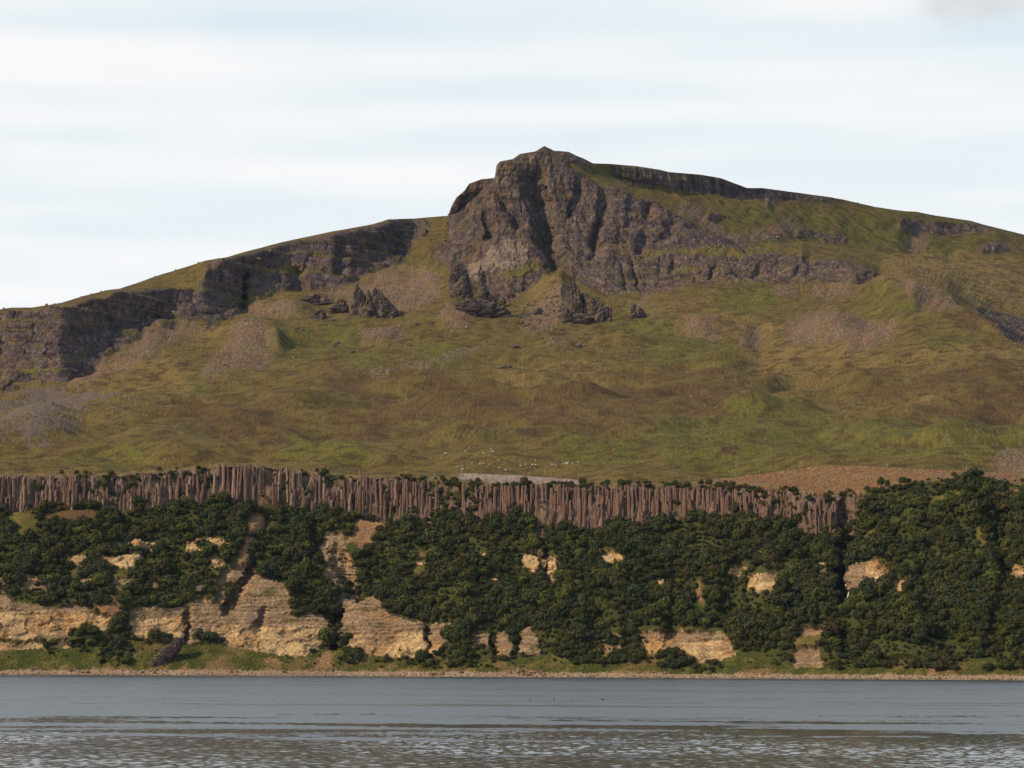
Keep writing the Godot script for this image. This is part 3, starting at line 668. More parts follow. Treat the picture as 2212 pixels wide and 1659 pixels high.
func cliff_rows(from: int, to: int, pos: PackedVector3Array, uv: PackedVector2Array, nor: PackedVector3Array, nx: int) -> Array:
	var mwood := mask("wood")
	var msand := mask("sand")
	var mlayer := mask("layer")
	var mearth := mask("earth")
	var mgrass := mask("grass")
	var mheath := mask("heath")
	var mbracken := mask("bracken")
	var mgravel := mask("gravel")
	var morange := mask("orange")
	var mwet := mask("wet")
	var colors := PackedColorArray()
	var moved := PackedVector3Array()
	var edge := PackedFloat32Array()
	var foot := PackedFloat32Array()
	var bank := PackedFloat32Array()
	var beach := PackedFloat32Array()
	for i in nx:
		var u := lerpf(-120.0, 2340.0, i / float(nx - 1))
		edge.append(curve_at(CLIFF_EDGE, u).y)
		foot.append(curve_at(COLUMN_FOOT, u).y)
		bank.append(curve_at(BANK_TOP, u).y)
		beach.append(curve_at(BEACH_TOP, u).y)
	for q in range(from * nx, to * nx):
		var p := pos[q]
		var w := uv[q]
		var i := q % nx
		var c := cell(w.x + 4.0 * noise.get_noise_3d(w.x * 0.09, w.y * 0.12, 1.0) + 2.0 * noise.get_noise_3d(w.x * 0.3, w.y * 0.3, 2.0), w.y + 3.0 * noise.get_noise_3d(w.x * 0.08, w.y * 0.12, 7.0) + 1.5 * noise.get_noise_3d(w.x * 0.3, w.y * 0.3, 8.0))
		var fine := noise.get_noise_3d(p.x * 0.5, p.y * 0.5, p.z * 0.4)
		var mid := fbm.get_noise_3d(p.x * 0.05, p.y * 0.05, p.z * 0.05)
		var soil := fbm.get_noise_3d(p.x * 0.02, p.y * 0.03, p.z * 0.02)
		var out := 0.0
		var color := FLOOR.lerp(BANK, 0.25 + 0.5 * mid)
		out = 2.2 * soil + 0.8 * mid + 9.0 * noise.get_noise_3d(p.x * 0.014, p.y * 0.007, p.z * 0.01) * smoothstep(edge[i] + 5.0, edge[i] + 70.0, w.y)
		if w.y < edge[i]:
			color = TURF.lerp(TURF_DRY, 0.4 + mid)
			color = color.lerp(BRACKEN.lerp(TURF_DRY, clampf(0.3 + 1.1 * mid + 0.5 * fine, 0.0, 1.0)), smoothstep(0.3, 0.6, mbracken[c])) * (1.0 + 0.45 * fine)
			color = color.lerp(SCREE_GREY * 1.25, smoothstep(0.3, 0.6, mbracken[c]) * smoothstep(0.2, 0.5, fbm.get_noise_3d(p.x * 0.07, 3.0, p.z * 0.05)))
			color = color.lerp(GRAVEL * (1.0 + 0.4 * fine + 0.3 * mid), smoothstep(0.3, 0.6, mgravel[c] + 0.2 * mid))
			out = 0.5 * mid
		elif w.y < foot[i] + 5.0 and w.x < 1870.0:
			# the basalt wall behind the columns
			var rib := noise.get_noise_3d(p.x * 0.25, p.y * 0.03, p.z * 0.25)
			var rib2 := noise.get_noise_3d(p.x * 0.09, p.y * 0.012, p.z * 0.05)
			out = 2.4 * rib2 + 1.1 * rib - 1.4
			color = BASALT * (0.85 + 0.3 * rib + 0.3 * mid)
			color = color.lerp(EARTH, 0.8 * smoothstep(0.3, 0.7, morange[c] + 0.3 * mid))
			color = color.lerp(FLOOR.lerp(BANK, 0.4), 0.85 * smoothstep(0.1, 0.35, fbm.get_noise_3d(p.x * 0.04 + 9.0, p.y * 0.05, p.z * 0.04)))
		elif w.y > beach[i]:
			color = SHINGLE * (0.95 + 0.5 * fine + 0.25 * mid)
			color = color.lerp(EARTH, 0.35 * smoothstep(0.0, 0.5, soil))
			out = 0.45 * fine + 0.6 * mid
		elif w.y > bank[i] - 2.0:
			color = BANK.lerp(TURF_BRIGHT, clampf(0.15 + 0.9 * mid + 0.6 * fine, 0.0, 0.8)).lerp(EARTH, 0.45 * smoothstep(0.05, 0.4, soil))
			color = color.lerp(EARTH, smoothstep(0.55, 0.8, 0.3 * mid + (w.y - bank[i]) / (beach[i] - bank[i]) * 0.65))
			out = 1.5 * soil + 0.9 * mid + 0.5 * fine
		var gr := smoothstep(0.3, 0.7, mgrass[c] + 0.2 * mid)
		color = color.lerp(BANK.lerp(TURF_BRIGHT, 0.5 + mid).lerp(TURF_DRY, 0.25), gr)
		color = color.lerp(HEATHER * 1.15, smoothstep(0.4, 0.7, mheath[c]))
		var ea := smoothstep(0.25, 0.75, mearth[c] + 0.35 * mid)
		color = color.lerp(EARTH.lerp(BANK, smoothstep(0.05, 0.4, soil)) * (1.0 + 0.3 * fine), ea)
		var lay := smoothstep(0.3, 0.7, mlayer[c] + 0.25 * mid)
		var sand := smoothstep(0.3, 0.7, msand[c] + 0.25 * mid)
		if lay > 0.0 or sand > 0.0:
			var warp := 0.5 * mid + 0.012 * p.x
			var bed := p.y / 2.3 + warp
			var id := floorf(bed)
			var t := bed - id
			var hard := noise.get_noise_3d(id * 7.3, p.x * 0.02, 5.0)
			var joint := noise.get_noise_3d(p.x * 0.22, id * 3.1, p.z * 0.1)
			var proud := (0.9 * hard + 0.55 * joint) * (1.0 if t < 0.8 else -0.9) - (0.5 if t > 0.84 else 0.0)
			var thin := p.y / 0.95 + warp * 2.0
			var thin_id := floorf(thin)
			var hard2 := noise.get_noise_3d(thin_id * 5.7, p.x * 0.03, 9.0)
			if lay > 0.0:
				var lc := LAYER.lerp(LAYER_PALE, 0.6 * smoothstep(-0.15, 0.4, hard2 + 0.25 * fine))
				lc = lc.lerp(SAND_ORANGE, 0.5 * smoothstep(0.1, 0.5, soil)).lerp(BANK, 0.6 * smoothstep(0.2, 0.42, fbm.get_noise_3d(p.x * 0.05 + 20.0, p.y * 0.09, p.z * 0.05)))
				color = color.lerp(lc * (1.0 + 0.25 * fine), lay)
			if sand > 0.0:
				var face := SAND.lerp(SAND_ORANGE, smoothstep(0.0, 0.45, soil + 0.3 * mid)).lerp(LAYER, 0.8 * smoothstep(0.0, 0.4, fbm.get_noise_3d(p.x * 0.035, p.y * 0.09, 12.0) + 0.2 * hard2))
				color = color.lerp(face * (1.0 + 0.28 * fine + 0.15 * hard), sand)
			var crack := absf(fbm.get_noise_3d(p.x * 0.02 + 0.02 * p.y, p.y * 0.05 - 0.012 * p.x, 2.0))
			var bed_out := lay * (1.0 * proud + 0.8 * hard2) + sand * (0.8 * proud + 1.3 * blocks.get_noise_3d(p.x * 0.11, p.y * 0.16, p.z * 0.11) + 2.4 * fbm.get_noise_3d(p.x * 0.045, p.y * 0.05, 30.0) - 1.3 * (1.0 - smoothstep(0.0, 0.025, crack)))
			out = lerpf(out, bed_out + 1.6 * noise.get_noise_3d(p.x * 0.06, p.y * 0.015, 3.0), maxf(lay, sand))
		color = color.lerp(Color(0.04, 0.036, 0.03), 0.8 * smoothstep(0.3, 0.8, mwet[c]))
		color = color * (1.2 + 0.2 * fine)
		color.a = 1.0
		colors.append(color)
		moved.append(p + nor[q] * out * (1.0 - smoothstep(beach[i], beach[i] + 8.0, w.y) * 0.7))
	return [moved, colors]

# ---------- sky, light, sea ----------
func build_light() -> void:
	var cam := Camera3D.new()
	cam.name = "camera"
	cam.fov = rad_to_deg(2.0 * atan(829.5 / FOCAL))
	cam.near = 1.0
	cam.far = 20000.0
	add_child(cam)
	cam.transform = Transform3D(look, EYE)
	var sun := DirectionalLight3D.new()
	sun.name = "sun"
	sun.light_energy = 1.5
	sun.light_color = Color(1.0, 0.88, 0.7)
	sun.light_angular_distance = 0.5
	sun.shadow_enabled = true
	add_child(sun)
	sun.look_at_from_position(Vector3(-0.73, 0.56, 0.39), Vector3.ZERO)
	var e := Environment.new()
	e.background_mode = Environment.BG_SKY
	e.tonemap_mode = Environment.TONE_MAPPER_LINEAR
	e.tonemap_exposure = 1.05
	e.sdfgi_enabled = true
	e.ssao_enabled = true
	e.ssil_enabled = true
	e.fog_enabled = true
	e.fog_mode = Environment.FOG_MODE_EXPONENTIAL
	e.fog_density = 0.000006
	e.fog_light_color = Color(0.7, 0.82, 1.0)
	var sky := Sky.new()
	var pano := PanoramaSkyMaterial.new()
	pano.panorama = ImageTexture.create_from_image(sky_image())
	sky.sky_material = pano
	e.sky = sky
	var we := WorldEnvironment.new()
	we.name = "air"
	we.environment = e
	add_child(we)

func sky_image() -> Image:
	# thin cirrus drawn out in long bands, over a sky that deepens upwards
	var w := 2048
	var h := 1024
	var cirrus := FastNoiseLite.new()
	cirrus.seed = 11
	cirrus.noise_type = FastNoiseLite.TYPE_SIMPLEX_SMOOTH
	cirrus.fractal_octaves = 4
	cirrus.fractal_gain = 0.55
	cirrus.frequency = 1.0
	var data := PackedFloat32Array()
	for piece in spread(h / 2 + 2, sky_rows.bind(w, h, cirrus)):
		data.append_array(piece)
	var low := PackedFloat32Array()
	for x in w:
		low.append_array([0.25, 0.29, 0.32])
	for y in range(h / 2 + 2, h):
		data.append_array(low)
	return Image.create_from_data(w, h, false, Image.FORMAT_RGBF, data.to_byte_array())

func sky_rows(from: int, to: int, w: int, h: int, cirrus: FastNoiseLite) -> PackedFloat32Array:
	var data := PackedFloat32Array()
	for y in range(from, to):
		var up := (0.5 - (y + 0.5) / h) * PI
		var high := clampf(up / (PI / 2), 0.0, 1.0)
		var cu := cos(up)
		var su := sin(up)
		var blue := Color(0.72, 0.825, 0.885).lerp(Color(0.13, 0.24, 0.45), smoothstep(0.03, 0.6, high))
		var white := Color(0.925, 0.935, 0.935).lerp(Color(0.3, 0.37, 0.5), smoothstep(0.06, 0.6, high))
		for x in w:
			var around := wrapf((x + 0.5) / w * TAU, -PI, PI)
			var c := cirrus.get_noise_3d(cu * cos(around) * 4.0, su * 64.0 + 0.9 * sin(around + 0.4) * cu, cu * sin(around) * 4.0)
			var veil := cirrus.get_noise_3d(cu * cos(around) * 2.0 + 9.0, su * 9.0, cu * sin(around) * 2.0)
			var k := blue.lerp(white, clampf(0.68 + 0.95 * c + 0.35 * veil, 0.0, 1.0))
			# one small grey cloud
			var gu := (around - 0.1475) / 0.022
			var gv := (up - 0.2) / 0.0085
			var puff := 1.0 - gu * gu - gv * gv + 1.6 * c + 0.8 * cirrus.get_noise_2d(around * 90.0, up * 160.0)
			k = k.lerp(Color(0.55, 0.57, 0.59), 0.6 * smoothstep(0.1, 1.3, puff))
			data.append(k.r)
			data.append(k.g)
			data.append(k.b)
	return data

func build_sea() -> void:
	# bearings fan out from the boat; rows lie close where waves can be told apart
	var xs := PackedFloat32Array()
	for k in [-60.0, -30.0, -8.0, -3.0, -1.2, -0.6, -0.3]:
		xs.append(k)
	var fan := 430
	for i in fan + 1:
		xs.append(lerpf(-0.185, 0.185, i / float(fan)))
	for k in [0.3, 0.6, 1.2, 3.0, 8.0, 30.0, 60.0]:
		xs.append(k)
	var ds := PackedFloat32Array()
	for d in [-4000.0, -600.0, -120.0, 20.0, 90.0, 160.0, 220.0]:
		ds.append(d)
	var d := 255.0
	while d < 2540.0:
		ds.append(d)
		d += clampf(0.36 + (d - 300.0) * 0.004, 0.36, 14.0) if d > 285.0 else 4.0
	ds.append(2600.0)
	var nx := xs.size()
	var nr := ds.size()
	print("sea ", nx, " x ", nr)
	var pos := PackedVector3Array()
	for piece in spread(nr, sea_rows.bind(xs, ds)):
		pos.append_array(piece)
	var mesh := grid_mesh(pos, normals_of({"pos": pos, "nx": nx, "nr": nr}), PackedColorArray(), nx, nr)
	# cells of smoother water lie in long slicks between the rippled ones
	var arr := mesh.surface_get_arrays(0)
	var idx: PackedInt32Array = arr[Mesh.ARRAY_INDEX]
	var near := PackedInt32Array()
	var rippled := PackedInt32Array()
	var slick := PackedInt32Array()
	for k in range(0, idx.size(), 6):
		var p := pos[idx[k]]
		var calm := noise.get_noise_2d(p.x * 0.0035 + 7.0, (p.z - p.x * 0.09) * 0.028) + 0.35 * noise.get_noise_2d(p.x * 0.03, p.z * 0.1) > 0.5
		var close := -p.z + 150.0 * noise.get_noise_2d(p.x * 0.012, p.z * 0.03) + 60.0 * noise.get_noise_2d(p.x * 0.1, p.z * 0.2) < 500.0
		(near if close else slick if calm else rippled).append_array(idx.slice(k, k + 6))
	mesh = ArrayMesh.new()
	arr[Mesh.ARRAY_INDEX] = rippled
	mesh.add_surface_from_arrays(Mesh.PRIMITIVE_TRIANGLES, arr)
	arr[Mesh.ARRAY_INDEX] = slick
	mesh.add_surface_from_arrays(Mesh.PRIMITIVE_TRIANGLES, arr)
	arr[Mesh.ARRAY_INDEX] = near
	mesh.add_surface_from_arrays(Mesh.PRIMITIVE_TRIANGLES, arr)
	mesh.surface_set_material(0, water("rippled_water", 0.3, 0.33))
	mesh.surface_set_material(1, water("slick_water", 0.2, 0.17))
	mesh.surface_set_material(2, water("wavy_water", 0.07, 0.1))
	var o := part("sea", mesh, null, self)
	tag(o, "calm grey sea with small ripples in front of the cliffs", "sea", "", "structure")

func water(called: String, ripple: float, rough: float) -> StandardMaterial3D:
	var m := StandardMaterial3D.new()
	m.resource_name = called
	m.albedo_color = srgb(0.028, 0.046, 0.058)
	m.roughness = rough
	m.metallic_specular = 0.5
	m.normal_enabled = true
	if not mats.has("ripples"):
		mats.ripples = noise_texture(77, 0.02, 0.0, 15.0, 4, true)
	m.normal_texture = mats.ripples
	m.normal_scale = ripple
	m.uv1_triplanar = true
	m.uv1_world_triplanar = true
	m.uv1_scale = Vector3.ONE / 14.0
	return m

func sea_rows(from: int, to: int, xs: PackedFloat32Array, ds: PackedFloat32Array) -> PackedVector3Array:
	var out := PackedVector3Array()
	for j in range(from, to):
		var dd := ds[ds.size() - 1 - j]
		for i in xs.size():
			var x := xs[i] * maxf(dd, 150.0)
			var y := 0.0
			if dd > 200.0 and absf(xs[i]) < 0.2:
				var gust := smoothstep(-0.4, 0.4, noise.get_noise_2d(x * 0.01, dd * 0.006))
				var fade := clampf(1.35 - dd / 700.0, 0.1, 1.0)
				y = (0.17 * noise.get_noise_3d(x * 0.48, 0.0, dd * 0.3) + 0.055 * noise.get_noise_3d(x * 1.0, 5.0, dd * 0.8)) * (0.45 + 0.55 * gust) * fade
				y += 0.05 * noise.get_noise_3d(x * 0.012, 8.0, dd * 0.06)
			out.append(Vector3(x, y, -dd))
	return out

# ---------- trees ----------
func crown_mesh(seed_: int, wide: float, tall: float, lobes: int, leaves: int, size: float) -> ArrayMesh:
	# many small leaf sprays on the outside of a heap of lobes; y = 0 at the foot of the trunk
	var r := RandomNumberGenerator.new()
	r.seed = seed_
	var st := SurfaceTool.new()
	st.begin(Mesh.PRIMITIVE_TRIANGLES)
	var mid := Vector3(0, tall * 0.6, 0)
	for k in lobes:
		var t := TAU * k * 0.381966 + r.randf() * 0.7
		var h := 1.0 - 1.75 * (k + 0.5) / lobes
		var ring := sqrt(maxf(0.0, 1.0 - h * h))
		var c := mid + Vector3(cos(t) * ring * wide * r.randf_range(0.2, 0.42), h * tall * r.randf_range(0.22, 0.32), sin(t) * ring * wide * r.randf_range(0.2, 0.42))
		var rad := wide * r.randf_range(0.1, 0.27)
		var tone := r.randf_range(0.75, 1.2)
		for n in leaves:
			var d := Vector3(r.randfn(), r.randfn() + 0.25, r.randfn()).normalized()
			var p := c + d * rad * r.randf_range(0.7, 1.08)
			var away := (d * 0.75 + (p - mid).normalized() * 0.45 + Vector3(r.randfn(), r.randfn(), r.randfn()) * 0.45).normalized()
			var a := away.cross(Vector3(r.randfn(), r.randfn(), r.randfn())).normalized()
			var b := away.cross(a)
			var s := size * r.randf_range(0.65, 1.25)
			var g := tone * r.randf_range(0.75, 1.25)
			st.set_color(Color(g * r.randf_range(0.9, 1.15), g, g * 0.95))
			st.set_normal(away)
			st.add_vertex(p + a * s)
			st.add_vertex(p - a * s * 0.5 - b * s * 0.8)
			st.add_vertex(p - a * s * 0.6 + b * s * 0.85)
	st.index()
	return st.commit()

func trunk_mesh(seed_: int, tall: float) -> ArrayMesh:
	var r := RandomNumberGenerator.new()
	r.seed = seed_
	var st := SurfaceTool.new()
	st.begin(Mesh.PRIMITIVE_TRIANGLES)
	limb(st, Vector3(0, -1.2, 0), Vector3(r.randf_range(-0.4, 0.4), tall * 0.5, r.randf_range(-0.4, 0.4)), 0.32, 0.2)
	for k in 4:
		var t := TAU * k / 4.0 + r.randf()
		limb(st, Vector3(0, tall * r.randf_range(0.25, 0.42), 0), Vector3(cos(t) * tall * 0.28, tall * r.randf_range(0.6, 0.8), sin(t) * tall * 0.28), 0.15, 0.06)
	st.generate_normals()
	return st.commit()

func limb(st: SurfaceTool, a: Vector3, b: Vector3, ra: float, rb: float, sides := 5) -> void:
	var d := (b - a).normalized()
	var x := d.cross(Vector3(0.3, 0.1, 1.0)).normalized()
	var y := d.cross(x)
	for k in sides:
		var t0 := TAU * k / sides
		var t1 := TAU * (k + 1) / sides
		var d0 := x * cos(t0) + y * sin(t0)
		var d1 := x * cos(t1) + y * sin(t1)
		for v in [a + d0 * ra, b + d0 * rb, a + d1 * ra, a + d1 * ra, b + d0 * rb, b + d1 * rb]:
			st.add_vertex(v)

func leaf_material(called: String, c: Color) -> StandardMaterial3D:
	var m := StandardMaterial3D.new()
	m.resource_name = called
	m.vertex_color_use_as_albedo = true
	m.albedo_color = c.linear_to_srgb()
	m.roughness = 0.8
	m.metallic_specular = 0.25
	m.cull_mode = BaseMaterial3D.CULL_DISABLED
	m.backlight_enabled = true
	m.backlight = Color(0.25, 0.3, 0.1)
	return m

const LEAF_TONES := [Color(0.045, 0.056, 0.018), Color(0.039, 0.05, 0.02), Color(0.06, 0.062, 0.02), Color(0.056, 0.05, 0.023), Color(0.08, 0.094, 0.024), Color(0.037, 0.05, 0.024)]

func tree_zone(u: float, v: float) -> String:
	if v > 1395.0:
		return "on the grass bank above the shingle" if u < 1600.0 else "at the foot of the wooded cliff above the shingle"
	if u > 1890.0:
		return "on the steep slope where the basalt wall has ended" if v < 1200.0 else "low on the slope beyond the waterfall gully"
	if u > 1740.0:
		return "beside the dark waterfall gully"
	if v < curve_at(COLUMN_FOOT, u).y + 36.0:
		return "close under the feet of the basalt columns"
	if u < 540.0:
		return "above the pale sandstone cliff west of the earth gully" if v < 1240.0 else "on a ledge among the layered sandstone"
	if u < 760.0:
		return "between the bare earth gully and the notched sandstone"
	if u < 1180.0:
		return "above the sandstone fan" if v < 1290.0 else "hanging over the top of the sandstone fan"
	return "among small pale outcrops below the long basalt wall" if v < 1290.0 else "over the long low band of sandstone"

func build_trees() -> void:
	var crowns := []
	var trunks := []
	for k in 7:
		crowns.append(crown_mesh(100 + k, 8.0, [6.2, 7.2, 5.6, 6.6, 7.8, 5.2, 6.0][k], 15 + k % 3 * 3, 30, 0.62))
		trunks.append(trunk_mesh(200 + k, 6.5))
	mats.leaves = LEAF_TONES.map(func(c): return leaf_material("leaves", c))
	mats.bark = plain("bark", Color(0.11, 0.09, 0.075))
	var wood := mask("wood")
	var found := []
	# one tree to each cell of an uneven lattice, wherever wood grows
	var step := 11.0
	for row in int(470.0 / (step * 0.8)):
		for k in int(2440.0 / step):
			var u := -100.0 + (k + rng.randf_range(-0.45, 0.45) + 0.5 * (row % 2)) * step
			var v := 1022.0 + (row + rng.randf_range(-0.4, 0.4)) * step * 0.8
			if wood[cell(u, v)] < 0.5:
				continue
			var q := on_sheet(cliff, u, v)
			var patch := noise.get_noise_2d(u * 0.012, v * 0.016)
			var size := clampf(rng.randfn(0.86, 0.26) + 0.65 * patch, 0.38, 1.9)
			if v > 1400.0 or v < curve_at(COLUMN_FOOT, u).y - 3.0:
				size *= 0.7
			var tone := 0
			var pick := rng.randf() + 0.6 * noise.get_noise_2d(u * 0.02 + 90.0, v * 0.03)
			tone = 5 if pick < 0.12 else 1 if pick < 0.4 else 0 if pick < 0.62 else 2 if pick < 0.8 else 3 if pick < 0.95 else 4
			found.append({"at": cliff.pos[q], "size": size, "tone": tone, "kind": rng.randi() % 7, "turn": rng.randf() * TAU, "u": u, "v": v, "high": rng.randf_range(0.75, 1.25), "long": rng.randf_range(0.75, 1.35)})
	# scrub along the brow and on ledges of the basalt wall
	for patch in [[125, 1015, 175, 1045, 12], [190, 1012, 215, 1028, 4], [225, 1014, 350, 1040, 26], [250, 1040, 285, 1090, 14], [262, 1090, 345, 1115, 10], [355, 1010, 470, 1035, 30], [420, 1035, 470, 1050, 5], [590, 1005, 655, 1060, 34], [640, 1010, 780, 1030, 14], [735, 1025, 765, 1070, 10], [860, 1022, 960, 1040, 46], [925, 1038, 1030, 1120, 90], [960, 1020, 1050, 1050, 46], [1050, 1038, 1260, 1052, 80], [1090, 1055, 1115, 1110, 10], [1250, 1036, 1400, 1054, 70], [1400, 1042, 1500, 1054, 34], [1500, 1044, 1720, 1062, 80], [1600, 1055, 1720, 1075, 26], [1640, 1080, 1720, 1100, 14], [1720, 1055, 1850, 1085, 30], [1760, 1080, 1800, 1130, 8], [1860, 1050, 2200, 1080, 30], [45, 1040, 85, 1060, 5], [1210, 1060, 1235, 1090, 4], [1295, 1060, 1310, 1080, 3], [1140, 1060, 1160, 1085, 4], [2105, 1018, 2170, 1045, 14], [60, 1085, 70, 1100, 2], [10, 1080, 20, 1095, 2]]:
		for k in patch[4]:
			var u := rng.randf_range(patch[0], patch[2])
			var v := rng.randf_range(patch[1], patch[3])
			if noise.get_noise_2d(u * 0.045, 12.0) < -0.12 and v < curve_at(CLIFF_EDGE, u).y + 14.0:
				continue
			v = maxf(v, curve_at(CLIFF_EDGE, u).y - rng.randf_range(-5.0, 3.0))
			u += rng.randfn() * 3.0
			var q := on_sheet(cliff, u, v)
			found.append({"at": cliff.pos[q] + Vector3(0, -0.5, 0), "size": rng.randf_range(0.25, 0.6) + 0.5 * rng.randf() * rng.randf(), "tone": [0, 1, 3, 3, 2][rng.randi() % 5], "kind": rng.randi() % 7, "turn": rng.randf() * TAU, "u": u, "v": v, "high": rng.randf_range(0.7, 1.1), "scrub": true})
	for k in 46:
		var u := rng.randf_range(0.0, 1850.0)
		var v := lerpf(curve_at(CLIFF_EDGE, u).y, curve_at(COLUMN_FOOT, u).y, rng.randf_range(0.1, 0.95))
		for n in 1 + rng.randi() % 4:
			found.append({"at": cliff.pos[on_sheet(cliff, u + rng.randfn() * 4.0, v + rng.randfn() * 5.0)] + Vector3(0, 0, 2.0), "size": rng.randf_range(0.25, 0.6), "tone": [0, 1, 3, 4, 5][rng.randi() % 5], "kind": rng.randi() % 7, "turn": rng.randf() * TAU, "u": u, "v": v, "high": rng.randf_range(0.8, 1.3), "scrub": true})
	# low bushes on the bank
	for k in 60:
		var u := rng.randf_range(-60.0, 1700.0)
		var v := lerpf(curve_at(BANK_TOP, u).y, curve_at(BEACH_TOP, u).y, rng.randf_range(0.2, 0.85))
		found.append({"at": cliff.pos[on_sheet(cliff, u, v)], "size": rng.randf_range(0.16, 0.36), "tone": [0, 2, 4][rng.randi() % 3], "kind": rng.randi() % 7, "turn": rng.randf() * TAU, "u": u, "v": v, "high": 0.8, "scrub": true})
	var trees := found.filter(func(t): return not t.has("scrub") and t.u > 0.0 and t.u < 2212.0)
	trees.sort_custom(func(a, b): return a.size * a.high > b.size * b.high)
	var singles := trees.slice(0, 300)
	for t in singles:
		t.single = true
	var sample := {}
	for t in singles:
		var key: int = t.kind
		var o: Node3D
		var kind_of: String = ["dark green", "deep green", "olive green", "brownish green", "bright green", "bluish green"][t.tone]
		var build_of := "tall " if t.high > 1.08 else "low spreading " if t.high < 0.92 or t.long > 1.2 else ""
		var label := "%s%s broadleaf tree %s" % [build_of, kind_of, tree_zone(t.u, t.v)]
		var group := "%s%s trees %s" % [build_of, kind_of, tree_zone(t.u, t.v)]
		if sample.has(key):
			o = sample[key].duplicate()
			o.name = numbered("broadleaf_tree")
			add_child(o)
			tag(o, label, "tree", group)
		else:
			o = thing("broadleaf_tree", label, "tree", Vector3.ZERO, group)
			part("trunk", trunks[key], mats.bark, o)
			part("crown", crowns[key], mats.leaves[0], o)
			sample[key] = o
		o.position = t.at
		o.rotation.y = t.turn
		o.scale = Vector3(t.size * t.get("long", 1.0), t.size * t.high, t.size)
		o.get_node("crown").material_override = mats.leaves[t.tone]
	# the rest of the wood is one mass, and so is the scrub
	var tint := leaf_material("leaves_of_the_wood", Color(1, 1, 1))
	mass("wood", found.filter(func(t): return not t.has("single") and not t.has("scrub")), crowns, tint, "dense dark broadleaf wood covering the sea cliff below the columns", "wood")
	mass("scrub", found.filter(func(t): return t.has("scrub")), crowns, tint, "low dark scrub along the brow of the sea cliff and its ledges", "scrub")
	print("trees ", found.size(), " ", Time.get_ticks_msec())

func mass(called: String, list: Array, meshes: Array, m: Material, label: String, category: String) -> void:
	var o := Node3D.new()
	o.name = called
	add_child(o)
	tag(o, label, category, "", "stuff")
	for key in meshes.size():
		var mine := list.filter(func(t): return t.kind == key)
		if mine.is_empty():
			continue
		var mm := MultiMesh.new()
		mm.transform_format = MultiMesh.TRANSFORM_3D
		mm.use_colors = true
		mm.mesh = meshes[key]
		mm.instance_count = mine.size()
		for i in mine.size():
			var t: Dictionary = mine[i]
			mm.set_instance_transform(i, Transform3D(Basis(Vector3.UP, t.turn).scaled(Vector3(t.size * t.get("long", 1.0), t.size * t.high, t.size)), t.at))
			mm.set_instance_color(i, LEAF_TONES[t.tone] * rng.randf_range(0.85, 1.15))
		var mi := MultiMeshInstance3D.new()
		mi.name = "crowns"
		mi.multimesh = mm
		mi.material_override = m
		mi.set_meta("kind", "stuff")
		o.add_child(mi, true)

# ---------- basalt columns ----------
func column_mesh(seed_: int) -> ArrayMesh:
	# an uneven six-sided pillar, one unit tall and about one wide, jointed across
	var r := RandomNumberGenerator.new()
	r.seed = seed_
	var st := SurfaceTool.new()
	st.begin(Mesh.PRIMITIVE_TRIANGLES)
	st.set_smooth_group(-1)
	var sides := 6
	var radii := []
	for k in sides:
		radii.append(r.randf_range(0.42, 0.62))
	var rings := []
	var cuts := [0.0]
	while cuts[-1] < 0.9:
		var next: float = cuts[-1] + r.randf_range(0.07, 0.2)
		cuts.append(next)
		cuts.append(next + 0.008)
	cuts.append(1.0)
	var drift := Vector3.ZERO
	for j in cuts.size():
		var ring := []
		if j % 2 == 0:
			drift = Vector3(r.randf_range(-0.13, 0.13), 0, r.randf_range(-0.13, 0.13))
		var s: float = lerpf(1.1, 0.9, cuts[j]) * (r.randf_range(0.82, 1.1) if j < cuts.size() - 1 else r.randf_range(0.45, 0.75))
		for k in sides:
			var t := TAU * (k + 0.5) / sides
			ring.append(Vector3(cos(t) * radii[k] * s, cuts[j] + r.randf_range(-0.012, 0.012), sin(t) * radii[k] * s) + drift)
		rings.append(ring)
	for j in cuts.size() - 1:
		for k in sides:
			var n := (k + 1) % sides
			for v in [rings[j][k], rings[j][n], rings[j + 1][k], rings[j][n], rings[j + 1][n], rings[j + 1][k]]:
				st.add_vertex(v)
	for k in range(1, sides - 1):
		for v in [rings[-1][0], rings[-1][k], rings[-1][k + 1]]:
			st.add_vertex(v)
	st.generate_normals()
	return st.commit()

func rock_material(called: String, c: Color, tile: float) -> StandardMaterial3D:
	var m := ground_material(called, tile, 0.4)
	m.vertex_color_use_as_albedo = false
	m.albedo_color = c.linear_to_srgb()
	return m

